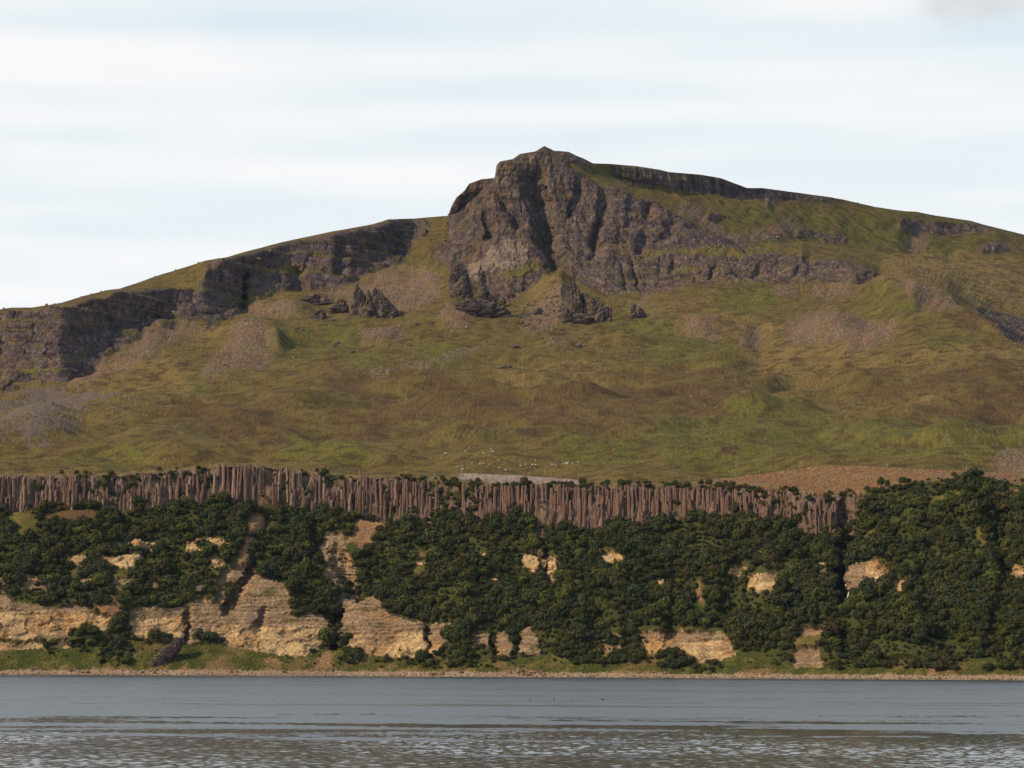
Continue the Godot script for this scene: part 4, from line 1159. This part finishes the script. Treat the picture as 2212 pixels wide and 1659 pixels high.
func build_columns() -> void:
	var meshes := []
	for k in 8:
		meshes.append(column_mesh(300 + k))
	var tones := [Color(0.32, 0.21, 0.17), Color(0.48, 0.345, 0.28), Color(0.185, 0.118, 0.097), Color(0.26, 0.172, 0.143)].map(func(c): return rock_material("basalt", c, 7.0))
	var pebbled := []
	var u := -40.0
	while u < 1868.0:
		var wide := rng.randf_range(3.4, 8.0)
		u += wide * rng.randf_range(0.45, 0.72)
		if (u > 566.0 and u < 588.0) or (u > 930.0 and u < 1028.0 and rng.randf() < 0.8) or (u > 1805.0 and u < 1845.0):
			continue
		var top := curve_at(CLIFF_EDGE, u).y
		var foot := curve_at(COLUMN_FOOT, u).y
		var block := noise.get_noise_2d(u * 0.03, 5.0)
		# some stand as high as the brow, some have lost their upper part
		var from := top + 1.5
		if (u > 200.0 and u < 470.0) or (u > 650.0 and u < 740.0) or u > 1560.0:
			from = lerpf(top, foot, clampf(0.32 + 0.5 * block + rng.randf_range(-0.1, 0.15), 0.04, 0.6))
		elif rng.randf() < 0.22:
			from = lerpf(top, foot, rng.randf_range(0.08, 0.4))
		pebbled.append([u, from, foot + rng.randf_range(-3.0, 5.0), wide, 1.0 + 3.2 * block + rng.randf_range(-0.4, 0.4)])
		if rng.randf() < 0.2:
			pebbled.append([u + rng.randf_range(-3.0, 3.0), lerpf(top, foot, rng.randf_range(0.35, 0.7)), foot + rng.randf_range(0.0, 6.0), wide * 0.8, 3.4 + 2.0 * block])
	var face: Node = get_node("sea_cliff")
	var made := 0
	var rest := []
	for c in pebbled:
		var low: Vector3 = cliff.pos[on_sheet(cliff, c[0], c[2])]
		var high: Vector3 = cliff.pos[on_sheet(cliff, c[0], c[1])]
		var d: float = (low.z + high.z) / 2 + c[4] - 1.2
		var wide: float = c[3] * -low.z / FOCAL
		var tall := high.y - low.y + 1.5
		if tall < 5.0:
			continue
		var lean := Basis(Vector3.BACK, rng.randfn() * 0.03) * Basis(Vector3.RIGHT, -0.12 + rng.randfn() * 0.04)
		var t := Transform3D(lean * Basis(Vector3.UP, rng.randf() * TAU).scaled(Vector3(wide, tall, wide)), Vector3(low.x, low.y - 1.5, d + 2.2))
		var k := rng.randi() % 8
		if made < 300 and c[0] > 0.0 and tall > 8.0:
			var o := part("basalt_column" if made == 0 else "basalt_column_%03d" % made, meshes[k], tones[rng.randi() % 4], face)
			o.transform = t
			made += 1
		else:
			rest.append({"t": t, "kind": k})
	for key in 8:
		var mine := rest.filter(func(r): return r.kind == key)
		if mine.is_empty():
			continue
		var mm := MultiMesh.new()
		mm.transform_format = MultiMesh.TRANSFORM_3D
		mm.mesh = meshes[key]
		mm.instance_count = mine.size()
		for i in mine.size():
			mm.set_instance_transform(i, mine[i].t)
		var mi := MultiMeshInstance3D.new()
		mi.name = "short_basalt_columns"
		mi.multimesh = mm
		mi.material_override = tones[0]
		mi.set_meta("kind", "stuff")
		face.add_child(mi, true)
	print("columns ", made, " + ", rest.size(), " ", Time.get_ticks_msec())

# ---------- pinnacles ----------
func tower(profile: Array, d: float, deep: float, base: Vector3, seed_: float, dip := 0.0) -> ArrayMesh:
	# rings of rock through [height angle, left, right] at one distance, fluted and broken
	var rings := 0
	var first: float = profile[0][0]
	var last: float = profile[-1][0]
	rings = maxi(8, int((last - first) / 1.2))
	var around := 36
	var pos := PackedVector3Array()
	var col := PackedColorArray()
	for j in rings + 3:
		var v := lerpf(first, last, minf(1.0, j / float(rings)))
		var l := 0.0
		var rr := 0.0
		for k in range(1, profile.size()):
			if v <= profile[k][0] + 0.001:
				var t: float = (v - profile[k - 1][0]) / (profile[k][0] - profile[k - 1][0])
				l = lerpf(profile[k - 1][1], profile[k][1], t)
				rr = lerpf(profile[k - 1][2], profile[k][2], t)
				break
		var c := place((l + rr) / 2, v, d)
		var rx := (rr - l) / 2 * d / FOCAL
		if j > rings:
			c.y -= 5.0 * (j - rings)
		for k in around + 1:
			var t := TAU * k / around
			var dir := Vector3(cos(t), 0, sin(t))
			var sq := pow(absf(cos(t)), 4.0) + pow(absf(sin(t)), 4.0)
			var e := 1.0 / pow(sq, 0.18)
			var at := c + Vector3(dir.x * rx * e, 0, dir.z * (rx * deep + 1.5) * e)
			var flute := noise.get_noise_3d(at.x * 0.17 + seed_, at.y * 0.02, at.z * 0.17)
			var lump := noise.get_noise_3d(at.x * 0.06 + seed_, at.y * 0.05, at.z * 0.06)
			var chip := noise.get_noise_3d(at.x * 0.5 + seed_, at.y * 0.22, at.z * 0.5)
			var block := blocks.get_noise_3d(at.x * 0.13 + seed_ + 0.8 * lump, at.y * 0.04, at.z * 0.13)
			var grow := (1.0 * flute + 1.5 * block + minf(2.2, rx * 0.25) * lump + 0.9 * chip) * minf(1.0, rx * 0.25)
			if dip > 0.0:
				var bed := (at.y - dip * at.x + 1.2 * lump) / 7.0
				grow += 2.6 * (bed - floorf(bed)) - 1.5
			pos.append(at + dir * grow + Vector3(0, 1.5 * lump + 1.2 * chip, 0) * minf(1.0, j * 0.3) - base)
			var g := 1.0 + 0.45 * chip + 0.25 * lump
			var rc := ROCK.lerp(ROCK_PALE, 0.35 * smoothstep(0.15, 0.5, chip + 0.4 * lump)).lerp(TURF, 0.4 * smoothstep(0.2, 0.5, lump - flute)) * g
			rc.a = 1.0
			col.append(rc)
	var nx := around + 1
	# the ring runs against the bearing, so the faces are turned outwards here
	var flip := PackedVector3Array()
	var flipc := PackedColorArray()
	for j in rings + 3:
		for k in nx:
			flip.append(pos[j * nx + nx - 1 - k])
			flipc.append(col[j * nx + nx - 1 - k])
	return flat_mesh(flip, flipc, nx, rings + 3)

func flat_mesh(pos: PackedVector3Array, col: PackedColorArray, nx: int, nr: int) -> ArrayMesh:
	# every facet of the rock keeps its own edge
	var st := SurfaceTool.new()
	st.begin(Mesh.PRIMITIVE_TRIANGLES)
	for j in nr - 1:
		for i in nx - 1:
			var a := j * nx + i
			for tri in [[a, a + 1, a + nx], [a + 1, a + nx + 1, a + nx]]:
				var n := (pos[tri[2]] - pos[tri[0]]).cross(pos[tri[1]] - pos[tri[0]]).normalized()
				for k in tri:
					st.set_color(col[k])
					st.set_normal(n)
					st.add_vertex(pos[k])
	return st.commit()

func scaled(list: Array, x0: float, y0: float, k: float) -> Array:
	return list.map(func(p): return [y0 + p[0] * k, x0 + p[1] * k, x0 + p[2] * k])

func pinnacle(label: String, towers: Array, x0: float, y0: float, k: float, foot: Vector2, deep: float) -> void:
	var base: Vector3 = hill.pos[on_sheet(hill, foot.x, foot.y)]
	var o := thing("rock_pinnacle" if towers.size() > 1 or label.contains("pinnacle") else "rock_outcrop", label, "pinnacle" if label.contains("pinnacle") else "outcrop", base)
	for t in towers:
		part(t[0], tower(scaled(t[1], x0, y0, k), -base.z + t[2], deep, base, foot.x * 0.37 + t[2] + t[1][0][1] * 0.01, 0.32 if t[0] == "plinth" else 0.0), mats.crag, o)

func build_pinnacles() -> void:
	mats.crag = ground_material("crag", 22.0, 0.6)
	pinnacle("tall dark rock pinnacle with slanting foot, the broadest single tower below the great face", [
		["tower", [[150, 600, 622], [210, 572, 660], [270, 548, 715], [370, 520, 780], [480, 515, 850], [620, 520, 890], [760, 520, 925], [870, 510, 938], [960, 510, 950], [1060, 520, 950]], 0.0]], 914.2, 535.2, 0.1109, Vector2(995, 645), 0.75)
	pinnacle("thin crooked rock pinnacle on a sloping wedge of dark ledges", [
		["spire", [[340, 1106, 1122], [400, 1088, 1142], [500, 1050, 1182], [600, 1085, 1205], [680, 1130, 1215], [760, 1130, 1240], [850, 1100, 1290], [950, 1115, 1370], [1050, 1250, 1440], [1140, 1300, 1470]], 6.0],
		["plinth", [[985, 980, 1100], [1040, 800, 1300], [1120, 620, 1480], [1200, 640, 1640], [1300, 760, 1730], [1400, 1000, 1780], [1500, 1180, 1820], [1560, 1600, 1850]], 0.0]], 914.2, 535.2, 0.1109, Vector2(1045, 684), 0.45)
	pinnacle("jagged rock pinnacle wall with one sharp tower over a fluted base", [
		["tower", [[110, 648, 660], [180, 636, 690], [250, 622, 740], [350, 600, 770], [450, 600, 780], [550, 600, 790], [650, 600, 790], [770, 610, 800]], 0.0],
		["wall", [[350, 810, 900], [400, 785, 930], [450, 780, 1010], [550, 790, 1080], [650, 790, 1150], [750, 800, 1200], [830, 840, 1220]], 4.0],
		["fin", [[450, 1130, 1155], [520, 1090, 1175], [620, 1040, 1190], [700, 1000, 1200], [810, 940, 1210]], -2.0],
		["fin", [[570, 1290, 1320], [640, 1200, 1325], [740, 1190, 1325], [860, 1220, 1310]], -3.0],
		["plinth", [[640, 480, 620], [720, 440, 700], [790, 420, 1000], [880, 390, 1000], [960, 370, 870], [1045, 370, 620]], -8.0]], 1159.5, 590.9, 0.121, Vector2(1240, 695), 0.5)
	pinnacle("small fang-shaped rock pinnacle standing alone on green turf", [
		["fang", [[550, 1690, 1740], [620, 1670, 1830], [700, 1660, 1930], [780, 1660, 1960], [860, 1700, 1800]], 0.0]], 1159.5, 590.9, 0.121, Vector2(1376, 686), 0.6)
	pinnacle("cluster of rock pinnacles with three spires above a steep crag", [
		["spire", [[70, 1200, 1214], [130, 1184, 1240], [190, 1165, 1275], [270, 1165, 1320], [340, 1165, 1350], [420, 1160, 1320], [480, 1100, 1300]], 8.0],
		["spire", [[180, 1385, 1400], [230, 1368, 1416], [300, 1362, 1432], [400, 1355, 1445]], 4.0],
		["spire", [[150, 1490, 1510], [195, 1462, 1560], [250, 1450, 1605], [300, 1450, 1660], [380, 1460, 1740], [460, 1450, 1790], [540, 1440, 1850], [620, 1450, 1890], [690, 1480, 1890]], 2.0],
		["crag", [[370, 1360, 1450], [450, 1310, 1480], [550, 1250, 1540], [650, 1250, 1560], [720, 1340, 1540], [775, 1400, 1500]], -6.0]], 613.2, 602.1, 0.131, Vector2(805, 684), 0.6)
	pinnacle("rounded grey crag sloping to the left of the cluster of spires", [
		["crag", [[320, 900, 980], [380, 880, 1040], [450, 790, 1070], [520, 740, 1090], [580, 730, 1000], [625, 780, 880]], 0.0]], 613.2, 602.1, 0.131, Vector2(733, 672), 0.6)
	pinnacle("broad squat crag with a dark overhanging end below the coire wall", [
		["crag", [[265, 500, 700], [320, 310, 730], [380, 260, 780], [430, 230, 800], [500, 400, 560]], 0.0]], 613.2, 602.1, 0.131, Vector2(680, 656), 0.5)
	pinnacle("low broken crag on the turf under the squat crag", [
		["crag", [[500, 600, 650], [560, 500, 700], [620, 450, 700], [690, 430, 780], [715, 500, 760]], 0.0]], 613.2, 602.1, 0.131, Vector2(690, 688), 0.5)
	pinnacle("rough knobbly crag crowning the pink scree mound", [
		["crag", [[698, 545, 560], [703, 538, 578], [712, 545, 592], [722, 556, 602]], 0.0]], 0.0, 0.0, 1.0, Vector2(570, 711), 0.5)
	pinnacle("dark blunt crag end jutting from the long lower band", [
		["crag", [[582, 1862, 1880], [590, 1850, 1898], [600, 1845, 1910], [612, 1850, 1912], [620, 1880, 1905]], 0.0]], 0.0, 0.0, 1.0, Vector2(1885, 618), 0.5)
	print("pinnacles ", Time.get_ticks_msec())

# ---------- boulders and stones ----------
func boulder_mesh(seed_: int, sharp: float) -> ArrayMesh:
	var m := SphereMesh.new()
	m.radial_segments = 9
	m.rings = 5
	m.radius = 0.5
	m.height = 1.0
	var arr := m.get_mesh_arrays()
	var v: PackedVector3Array = arr[Mesh.ARRAY_VERTEX]
	for i in v.size():
		var p := v[i]
		v[i] = p * (1.0 + sharp * noise.get_noise_3d(p.x * 1.9 + seed_, p.y * 1.9, p.z * 1.9)) + Vector3(0, 0.3, 0)
	var st := SurfaceTool.new()
	st.begin(Mesh.PRIMITIVE_TRIANGLES)
	st.set_smooth_group(-1)
	var idx: PackedInt32Array = arr[Mesh.ARRAY_INDEX]
	for i in idx:
		st.add_vertex(v[i])
	st.generate_normals()
	return st.commit()

func build_boulders() -> void:
	var shapes := []
	for k in 6:
		shapes.append(boulder_mesh(k * 13 + 3, 0.55))
	var pale := [rock_material("pale_sandstone", Color(0.42, 0.3, 0.19), 4.0), rock_material("brown_sandstone", Color(0.3, 0.2, 0.13), 4.0), rock_material("grey_rock", Color(0.22, 0.185, 0.16), 6.0)]
	var list := []
	# [bearing, height angle, width in metres, tone, where]
	for k in 46:
		var clump: float = [1120.0, 1135.0, 1150.0, 1190.0, 1220.0, 1235.0, 260.0, 330.0, 170.0, 950.0, 1000.0, 600.0, 500.0, 1420.0, 1640.0, 2020.0][rng.randi() % 16]
		var u := clump + rng.randfn() * 14.0
		list.append([u, lerpf(curve_at(BEACH_TOP, u).y - 1.0, curve_at(WATERLINE, u).y, rng.randf_range(0.05, 0.8)), rng.randf_range(1.3, 3.4), 0 if rng.randf() < 0.6 else 1, "pale sandstone boulder lying on the shingle beach", "boulders on the beach", "boulder"])
	for b in [[1121, 1456, 5.5, 0, "large orange sandstone boulder, the largest on the shingle"], [1151, 1456, 5.0, 0, "wide pale boulder beside the split dark stone on the shingle"], [1168, 1455, 5.0, 1, "split dark stone leaning on the shingle"], [74, 1447, 3.6, 2, "grey boulder at the upper edge of the shingle below the west bank"]]:
		list.append([b[0], b[1], b[2], b[3], b[4], "", "boulder"])
	for k in 60:
		var u := rng.randf_range(1125.0, 1225.0)
		var w := rng.randf_range(2.0, 4.5)
		var v := rng.randf_range(640.0, 715.0)
		var size_of := "large" if w > 3.6 else "small" if w < 2.7 else "middle-sized"
		var where_of := "high in the boulder field close under the great face" if v < 670.0 else "low in the boulder field beside the fluted pinnacle wall"
		list.append([u, v, w, 2, "%s grey fallen block %s" % [size_of, where_of], "%s blocks %s" % [size_of, where_of], "boulder"])
	list.append([1160.0, 680.0, 13.0, 2, "dark round boulder, much the largest in the boulder field", "", "boulder"])
	for b in [[719, 692, 5.5], [729, 734, 7.0], [760, 757, 5.0], [723, 745, 5.0], [640, 715, 5.0], [655, 717, 4.0], [1113, 757, 6.5], [1250, 750, 6.0], [1170, 742, 5.0], [1085, 788, 7.0], [1100, 785, 5.0], [935, 700, 5.0], [900, 705, 5.0]]:
		list.append([b[0], b[1], b[2], 2, "lone grey boulder on the turf below the pinnacles", "lone boulders below the pinnacles", "boulder"])
	list.append([437.0, 1284.0, 10.0, 2, "large whitish grey boulder perched above the layered sandstone", "", "boulder"])
	var sample := {}
	for b in list:
		var sheet: Dictionary = hill if b[1] < 900.0 else cliff
		var at: Vector3 = sheet.pos[on_sheet(sheet, b[0], b[1])]
		var key := rng.randi() % 6
		var o := MeshInstance3D.new()
		o.name = numbered("boulder")
		o.mesh = shapes[key]
		o.material_override = pale[b[3]]
		add_child(o)
		o.position = at
		var w: float = b[2]
		o.basis = Basis(Vector3.UP, rng.randf() * TAU).scaled(Vector3(w * rng.randf_range(0.85, 1.2), w * rng.randf_range(0.6, 0.85), w))
		tag(o, b[4], b[6], b[5])
	# the great leaning slab above the beach
	var foot: Vector3 = cliff.pos[on_sheet(cliff, 345, 1442)]
	var slab := thing("leaning_rock", "great leaning slab of dark rock with a pale edge, standing on the shingle", "rock", foot)
	part("slab", tower([[1377, 380, 392], [1392, 364, 394], [1408, 349, 386], [1424, 335, 374], [1438, 320, 360], [1446, 313, 350]], -foot.z + 4.0, 0.3, foot, 4.0), mats.crag, slab)
	# small stones nobody could count
	var stones := []
	for k in 3600:
		var u := rng.randf_range(-60.0, 2280.0)
		var v := lerpf(curve_at(BEACH_TOP, u).y - 1.5, curve_at(WATERLINE, u).y + 0.3, pow(rng.randf(), 0.8))
		stones.append({"at": cliff.pos[on_sheet(cliff, u, v)] + Vector3(rng.randfn() * 0.5, 0, rng.randfn() * 1.2), "size": rng.randf_range(0.35, 1.1), "kind": rng.randi() % 6, "turn": rng.randf() * TAU, "high": 0.7, "c": SHINGLE * rng.randf_range(0.65, 1.35) if curve_at(WATERLINE, u).y - v > 1.8 or rng.randf() < 0.25 else Color(0.07, 0.058, 0.042)})
	stone_mass("shingle_stones", stones, shapes, "pale shingle stones strewn along the beach", "stones")
	var scree := []
	var mscree := mask("scree")
	var mstones := mask("stones")
	var mgrey := mask("grey")
	for k in 60000:
		var u := rng.randf_range(-40.0, 2250.0)
		var v := rng.randf_range(420.0, 960.0)
		var c := cell(u, v)
		var here := 0.5 * mscree[c] + 1.6 * mstones[c] + 0.5 * mgrey[c] + (0.012 if v > 640.0 and v < 800.0 else 0.004)
		if rng.randf() < here * 0.35 and masks["rock"][c] < 0.3:
			scree.append({"at": hill.pos[on_sheet(hill, u, v)], "size": absf(rng.randfn()) * 0.9 + 0.9, "kind": rng.randi() % 6, "turn": rng.randf() * TAU, "high": 0.75, "c": SCREE_GREY.lerp(SCREE, rng.randf()) * rng.randf_range(0.7, 1.5)})
	stone_mass("scree_stones", scree, shapes, "loose stones scattered over the scree and turf of the mountain", "stones")
	print("boulders ", list.size(), " scree ", scree.size(), " ", Time.get_ticks_msec())

func stone_mass(called: String, list: Array, meshes: Array, label: String, category: String) -> void:
	var m := plain(called, Color.WHITE, 0.95)
	m.vertex_color_use_as_albedo = true
	var o := Node3D.new()
	o.name = called
	add_child(o)
	tag(o, label, category, "", "stuff")
	for key in meshes.size():
		var mine := list.filter(func(t): return t.kind == key)
		var mm := MultiMesh.new()
		mm.transform_format = MultiMesh.TRANSFORM_3D
		mm.use_colors = true
		mm.mesh = meshes[key]
		mm.instance_count = mine.size()
		for i in mine.size():
			var t: Dictionary = mine[i]
			mm.set_instance_transform(i, Transform3D(Basis(Vector3.UP, t.turn).scaled(Vector3(t.size, t.size * t.high, t.size * 0.9)), t.at))
			mm.set_instance_color(i, t.c)
		var mi := MultiMeshInstance3D.new()
		mi.name = "stones"
		mi.multimesh = mm
		mi.material_override = m
		mi.set_meta("kind", "stuff")
		o.add_child(mi, true)

# ---------- small things: sheep, birds, poles, the waterfall ----------
func surface_net(bones: Array, cell_: float) -> ArrayMesh:
	# one skin round tapered bones [a, b, radius at a, radius at b], joined smoothly
	var lo := Vector3.ONE * 1e9
	var hi := -lo
	for b in bones:
		var r: float = maxf(b[2], b[3]) + cell_ * 2.0
		lo = lo.min(b[0] - Vector3.ONE * r).min(b[1] - Vector3.ONE * r)
		hi = hi.max(b[0] + Vector3.ONE * r).max(b[1] + Vector3.ONE * r)
	var n := Vector3i(((hi - lo) / cell_).ceil()) + Vector3i.ONE
	var field := PackedFloat32Array()
	for z in n.z:
		for y in n.y:
			for x in n.x:
				var p := lo + Vector3(x, y, z) * cell_
				var d := 1e9
				for b in bones:
					var ab: Vector3 = b[1] - b[0]
					var t := clampf((p - b[0]).dot(ab) / maxf(ab.length_squared(), 1e-9), 0.0, 1.0)
					var e: float = (p - b[0] - ab * t).length() - lerpf(b[2], b[3], t)
					var k := cell_ * 1.2
					var h := clampf(0.5 + 0.5 * (e - d) / k, 0.0, 1.0)
					d = lerpf(e, d, h) - k * h * (1.0 - h)
				field.append(d)
	var index := {}
	var pts := PackedVector3Array()
	var st := SurfaceTool.new()
	st.begin(Mesh.PRIMITIVE_TRIANGLES)
	var at := func(x: int, y: int, z: int) -> float: return field[(z * n.y + y) * n.x + x]
	for z in n.z - 1:
		for y in n.y - 1:
			for x in n.x - 1:
				var sum := Vector3.ZERO
				var hits := 0
				for e in [[0, 0, 0, 1, 0, 0], [0, 0, 0, 0, 1, 0], [0, 0, 0, 0, 0, 1], [1, 0, 0, 1, 1, 0], [1, 0, 0, 1, 0, 1], [0, 1, 0, 1, 1, 0], [0, 1, 0, 0, 1, 1], [0, 0, 1, 1, 0, 1], [0, 0, 1, 0, 1, 1], [1, 1, 0, 1, 1, 1], [1, 0, 1, 1, 1, 1], [0, 1, 1, 1, 1, 1]]:
					var a: float = at.call(x + e[0], y + e[1], z + e[2])
					var b: float = at.call(x + e[3], y + e[4], z + e[5])
					if (a < 0.0) != (b < 0.0):
						sum += Vector3(x + e[0], y + e[1], z + e[2]).lerp(Vector3(x + e[3], y + e[4], z + e[5]), a / (a - b))
						hits += 1
				if hits > 0:
					index[Vector3i(x, y, z)] = pts.size()
					pts.append(lo + sum / hits * cell_)
	for c in index:
		for axis in 3:
			var u := Vector3i.ZERO
			var v := Vector3i.ZERO
			var w := Vector3i.ZERO
			u[axis] = 1
			v[(axis + 1) % 3] = 1
			w[(axis + 2) % 3] = 1
			var q0: Vector3i = c
			var q1 := q0 + u
			if q1.x >= n.x or q1.y >= n.y or q1.z >= n.z:
				continue
			var a: float = at.call(q0.x, q0.y, q0.z)
			var b: float = at.call(q1.x, q1.y, q1.z)
			if (a < 0.0) == (b < 0.0) or not (index.has(q0 - v) and index.has(q0 - w) and index.has(q0 - v - w)):
				continue
			var quad := [index[q0], index[q0 - v], index[q0 - v - w], index[q0 - w]]
			if a < 0.0:
				quad.reverse()
			for k in [0, 1, 2, 0, 2, 3]:
				st.set_smooth_group(0)
				st.add_vertex(pts[quad[k]])
	st.index()
	st.generate_normals()
	return st.commit()

func build_small() -> void:
	# sheep on the moor
	var sheep := surface_net([[Vector3(-0.38, 0.68, 0), Vector3(0.32, 0.72, 0), 0.29, 0.27], [Vector3(0.34, 0.8, 0), Vector3(0.56, 0.92, 0), 0.16, 0.12], [Vector3(0.56, 0.93, 0), Vector3(0.76, 0.82, 0), 0.11, 0.07], [Vector3(-0.34, 0.55, 0.14), Vector3(-0.36, 0.03, 0.14), 0.1, 0.055], [Vector3(-0.34, 0.55, -0.14), Vector3(-0.36, 0.03, -0.14), 0.1, 0.055], [Vector3(0.28, 0.55, 0.13), Vector3(0.28, 0.03, 0.13), 0.09, 0.055], [Vector3(0.28, 0.55, -0.13), Vector3(0.28, 0.03, -0.13), 0.09, 0.055], [Vector3(0.54, 0.98, 0.1), Vector3(0.5, 0.95, 0.2), 0.05, 0.03], [Vector3(0.54, 0.98, -0.1), Vector3(0.5, 0.95, -0.2), 0.05, 0.03], [Vector3(-0.66, 0.72, 0), Vector3(-0.7, 0.5, 0), 0.06, 0.04]], 0.055)
	var fleece := plain("fleece", Color(0.6, 0.56, 0.47))
	var first: Node3D
	for c in [[320, 20], [287, 48], [567, 62], [473, 97], [487, 100], [403, 108], [575, 88], [590, 90], [640, 145], [360, 198], [447, 208], [477, 205], [545, 198], [650, 210], [712, 222], [880, 178], [932, 160], [1005, 167], [1040, 167], [1037, 122], [980, 193], [1032, 200], [1207, 168], [1225, 170], [1252, 168], [1338, 162], [1357, 162], [1370, 160], [1388, 165], [1365, 175], [1380, 178], [1437, 180], [1495, 140], [1268, 198], [62, 30], [78, 45]]:
		var u: float = (1700.0 + c[0] * 0.3617) * 0.55746
		var v: float = (1750.0 + c[1] * 0.3617) * 0.55746
		var flock: bool = c[0] > 1200 and c[0] < 1400
		var o := MeshInstance3D.new()
		if first == null:
			o.mesh = sheep
			o.material_override = fleece
			first = o
		else:
			o = first.duplicate()
		o.name = numbered("sheep")
		add_child(o)
		o.position = hill.pos[on_sheet(hill, u, v)]
		o.rotation.y = rng.randf() * TAU
		o.scale = Vector3.ONE * rng.randf_range(0.9, 1.1)
		if flock:
			tag(o, "white sheep in the close flock on the moor beyond the gravel bank", "sheep", "close flock of sheep")
		else:
			tag(o, "white sheep grazing apart from the flock on the moor", "sheep", "scattered sheep")
	# dark seabirds resting on the water
	var bird := surface_net([[Vector3(-0.2, 0.07, 0), Vector3(0.14, 0.09, 0), 0.06, 0.1], [Vector3(0.14, 0.12, 0), Vector3(0.22, 0.33, 0), 0.055, 0.04], [Vector3(0.22, 0.35, 0), Vector3(0.26, 0.36, 0), 0.05, 0.045], [Vector3(0.27, 0.35, 0), Vector3(0.37, 0.34, 0), 0.022, 0.012], [Vector3(-0.2, 0.08, 0), Vector3(-0.36, 0.11, 0), 0.05, 0.02]], 0.024)
	var feathers := plain("feathers", Color(0.025, 0.024, 0.024), 0.6)
	for b in [[1145.0, 1512.2, 1.0, 0.4], [1196.3, 1512.5, 1.5, 2.4], [1235.4, 1513.0, 0.9, 0.9], [1302.9, 1512.8, 1.3, 1.4]]:
		var r: Vector3 = look * Vector3((b[0] - 1106.0) / FOCAL, (829.5 - b[1]) / FOCAL, -1.0)
		var o := MeshInstance3D.new()
		o.name = numbered("seabird")
		o.mesh = bird
		o.material_override = feathers
		add_child(o)
		o.position = EYE + r * (EYE.y / -r.y) + Vector3(0, -0.02, 0)
		o.scale = Vector3.ONE * b[2] * 1.2
		o.rotation.y = b[3] * 2.0
		if b[2] == 1.5:
			tag(o, "larger dark seabird sitting on the calm water, the biggest of four", "bird")
		else:
			tag(o, "small dark seabird sitting on the calm water", "bird", "small seabirds on the water")
	# poles along the edge of the moor
	var timber := plain("weathered_timber", Color(0.42, 0.36, 0.29))
	var box_grey := plain("grey_metal", Color(0.3, 0.3, 0.32), 0.5)
	for p in [[776.0, 1024.0, 4.4], [877.0, 1026.5, 4.4], [997.5, 1022.0, 6.5], [1144.5, 1028.5, 4.2], [1259.0, 1035.0, 6.8], [1403.0, 1042.0, 3.6], [1590.5, 1029.0, 3.4], [1917.0, 1009.0, 3.2], [2088.0, 1017.5, 4.8], [940.0, 1024.0, 2.6]]:
		var q := on_sheet(cliff, p[0], p[1])
		var at: Vector3 = cliff.pos[q]
		var bulky: bool = p[0] == 997.5
		var where := "carrying a grey box at the west end of the gravel bank" if bulky else "standing in the gravel bank's edge" if p[0] > 1100.0 and p[0] < 1300.0 else "on the bracken mound" if p[0] > 1500.0 else "on the brow between scrub and moor"
		var o := thing("timber_pole", "thin pale timber pole " + where, "pole", at, "" if bulky else "poles " + where)
		var st := SurfaceTool.new()
		st.begin(Mesh.PRIMITIVE_TRIANGLES)
		limb(st, Vector3(0, -0.6, 0), Vector3(rng.randfn() * 0.06, p[2], rng.randfn() * 0.06), 0.12, 0.09, 7)
		st.generate_normals()
		part("post", st.commit(), timber, o)
		var cap := SphereMesh.new()
		cap.radius = 0.13
		cap.height = 0.14
		cap.radial_segments = 8
		cap.rings = 3
		part("cap", cap, timber, o).position = Vector3(0, p[2], 0)
		if bulky:
			var b := BoxMesh.new()
			b.size = Vector3(1.5, 1.7, 0.8)
			part("box", b, box_grey, o).position = Vector3(0.9, p[2] * 0.55, 0.1)
			var arm := BoxMesh.new()
			arm.size = Vector3(2.2, 0.16, 0.16)
			part("crossarm", arm, timber, o).position = Vector3(0.5, p[2] * 0.86, 0.18)
	# a thin fall of water in the dark gully
	var fall := SurfaceTool.new()
	fall.begin(Mesh.PRIMITIVE_TRIANGLES)
	var last := Vector3.ZERO
	for k in 15:
		var v := lerpf(1228.0, 1300.0, k / 14.0)
		var at: Vector3 = cliff.pos[on_sheet(cliff, lerpf(1822.0, 1829.0, k / 14.0) + 1.2 * noise.get_noise_2d(k * 0.9, 3.0), v)] + Vector3(0, 0, 1.2)
		if k > 0:
			limb(fall, at, last, 0.3 + 0.3 * absf(noise.get_noise_2d(k * 1.3, 9.0)), 0.3 + 0.3 * absf(noise.get_noise_2d(k * 1.3 - 1.3, 9.0)), 6)
		last = at
	fall.generate_normals()
	var white := plain("falling_water", Color(0.62, 0.66, 0.7), 0.3)
	tag(part("waterfall", fall.commit(), white, self), "thin white waterfall in the dark wooded gully", "waterfall", "", "structure")
	print("small ", Time.get_ticks_msec())

func _ready() -> void:
	noise.seed = 5
	noise.noise_type = FastNoiseLite.TYPE_SIMPLEX_SMOOTH
	noise.frequency = 1.0
	noise.fractal_type = FastNoiseLite.FRACTAL_NONE
	fbm.seed = 8
	fbm.noise_type = FastNoiseLite.TYPE_SIMPLEX_SMOOTH
	fbm.frequency = 1.0
	fbm.fractal_octaves = 4
	rng.seed = 20
	blocks.seed = 3
	blocks.noise_type = FastNoiseLite.TYPE_CELLULAR
	blocks.cellular_return_type = FastNoiseLite.RETURN_CELL_VALUE
	blocks.cellular_jitter = 1.0
	blocks.frequency = 1.0
	blocks.fractal_type = FastNoiseLite.FRACTAL_NONE
	build_light()
	print("light ", Time.get_ticks_msec())
	paint_maps()
	paint_cliff_maps()
	print("maps ", Time.get_ticks_msec())
	build_sea()
	print("sea ", Time.get_ticks_msec())
	build_mountain()
	build_cliff()
	build_columns()
	build_pinnacles()
	build_boulders()
	build_trees()
	build_small()
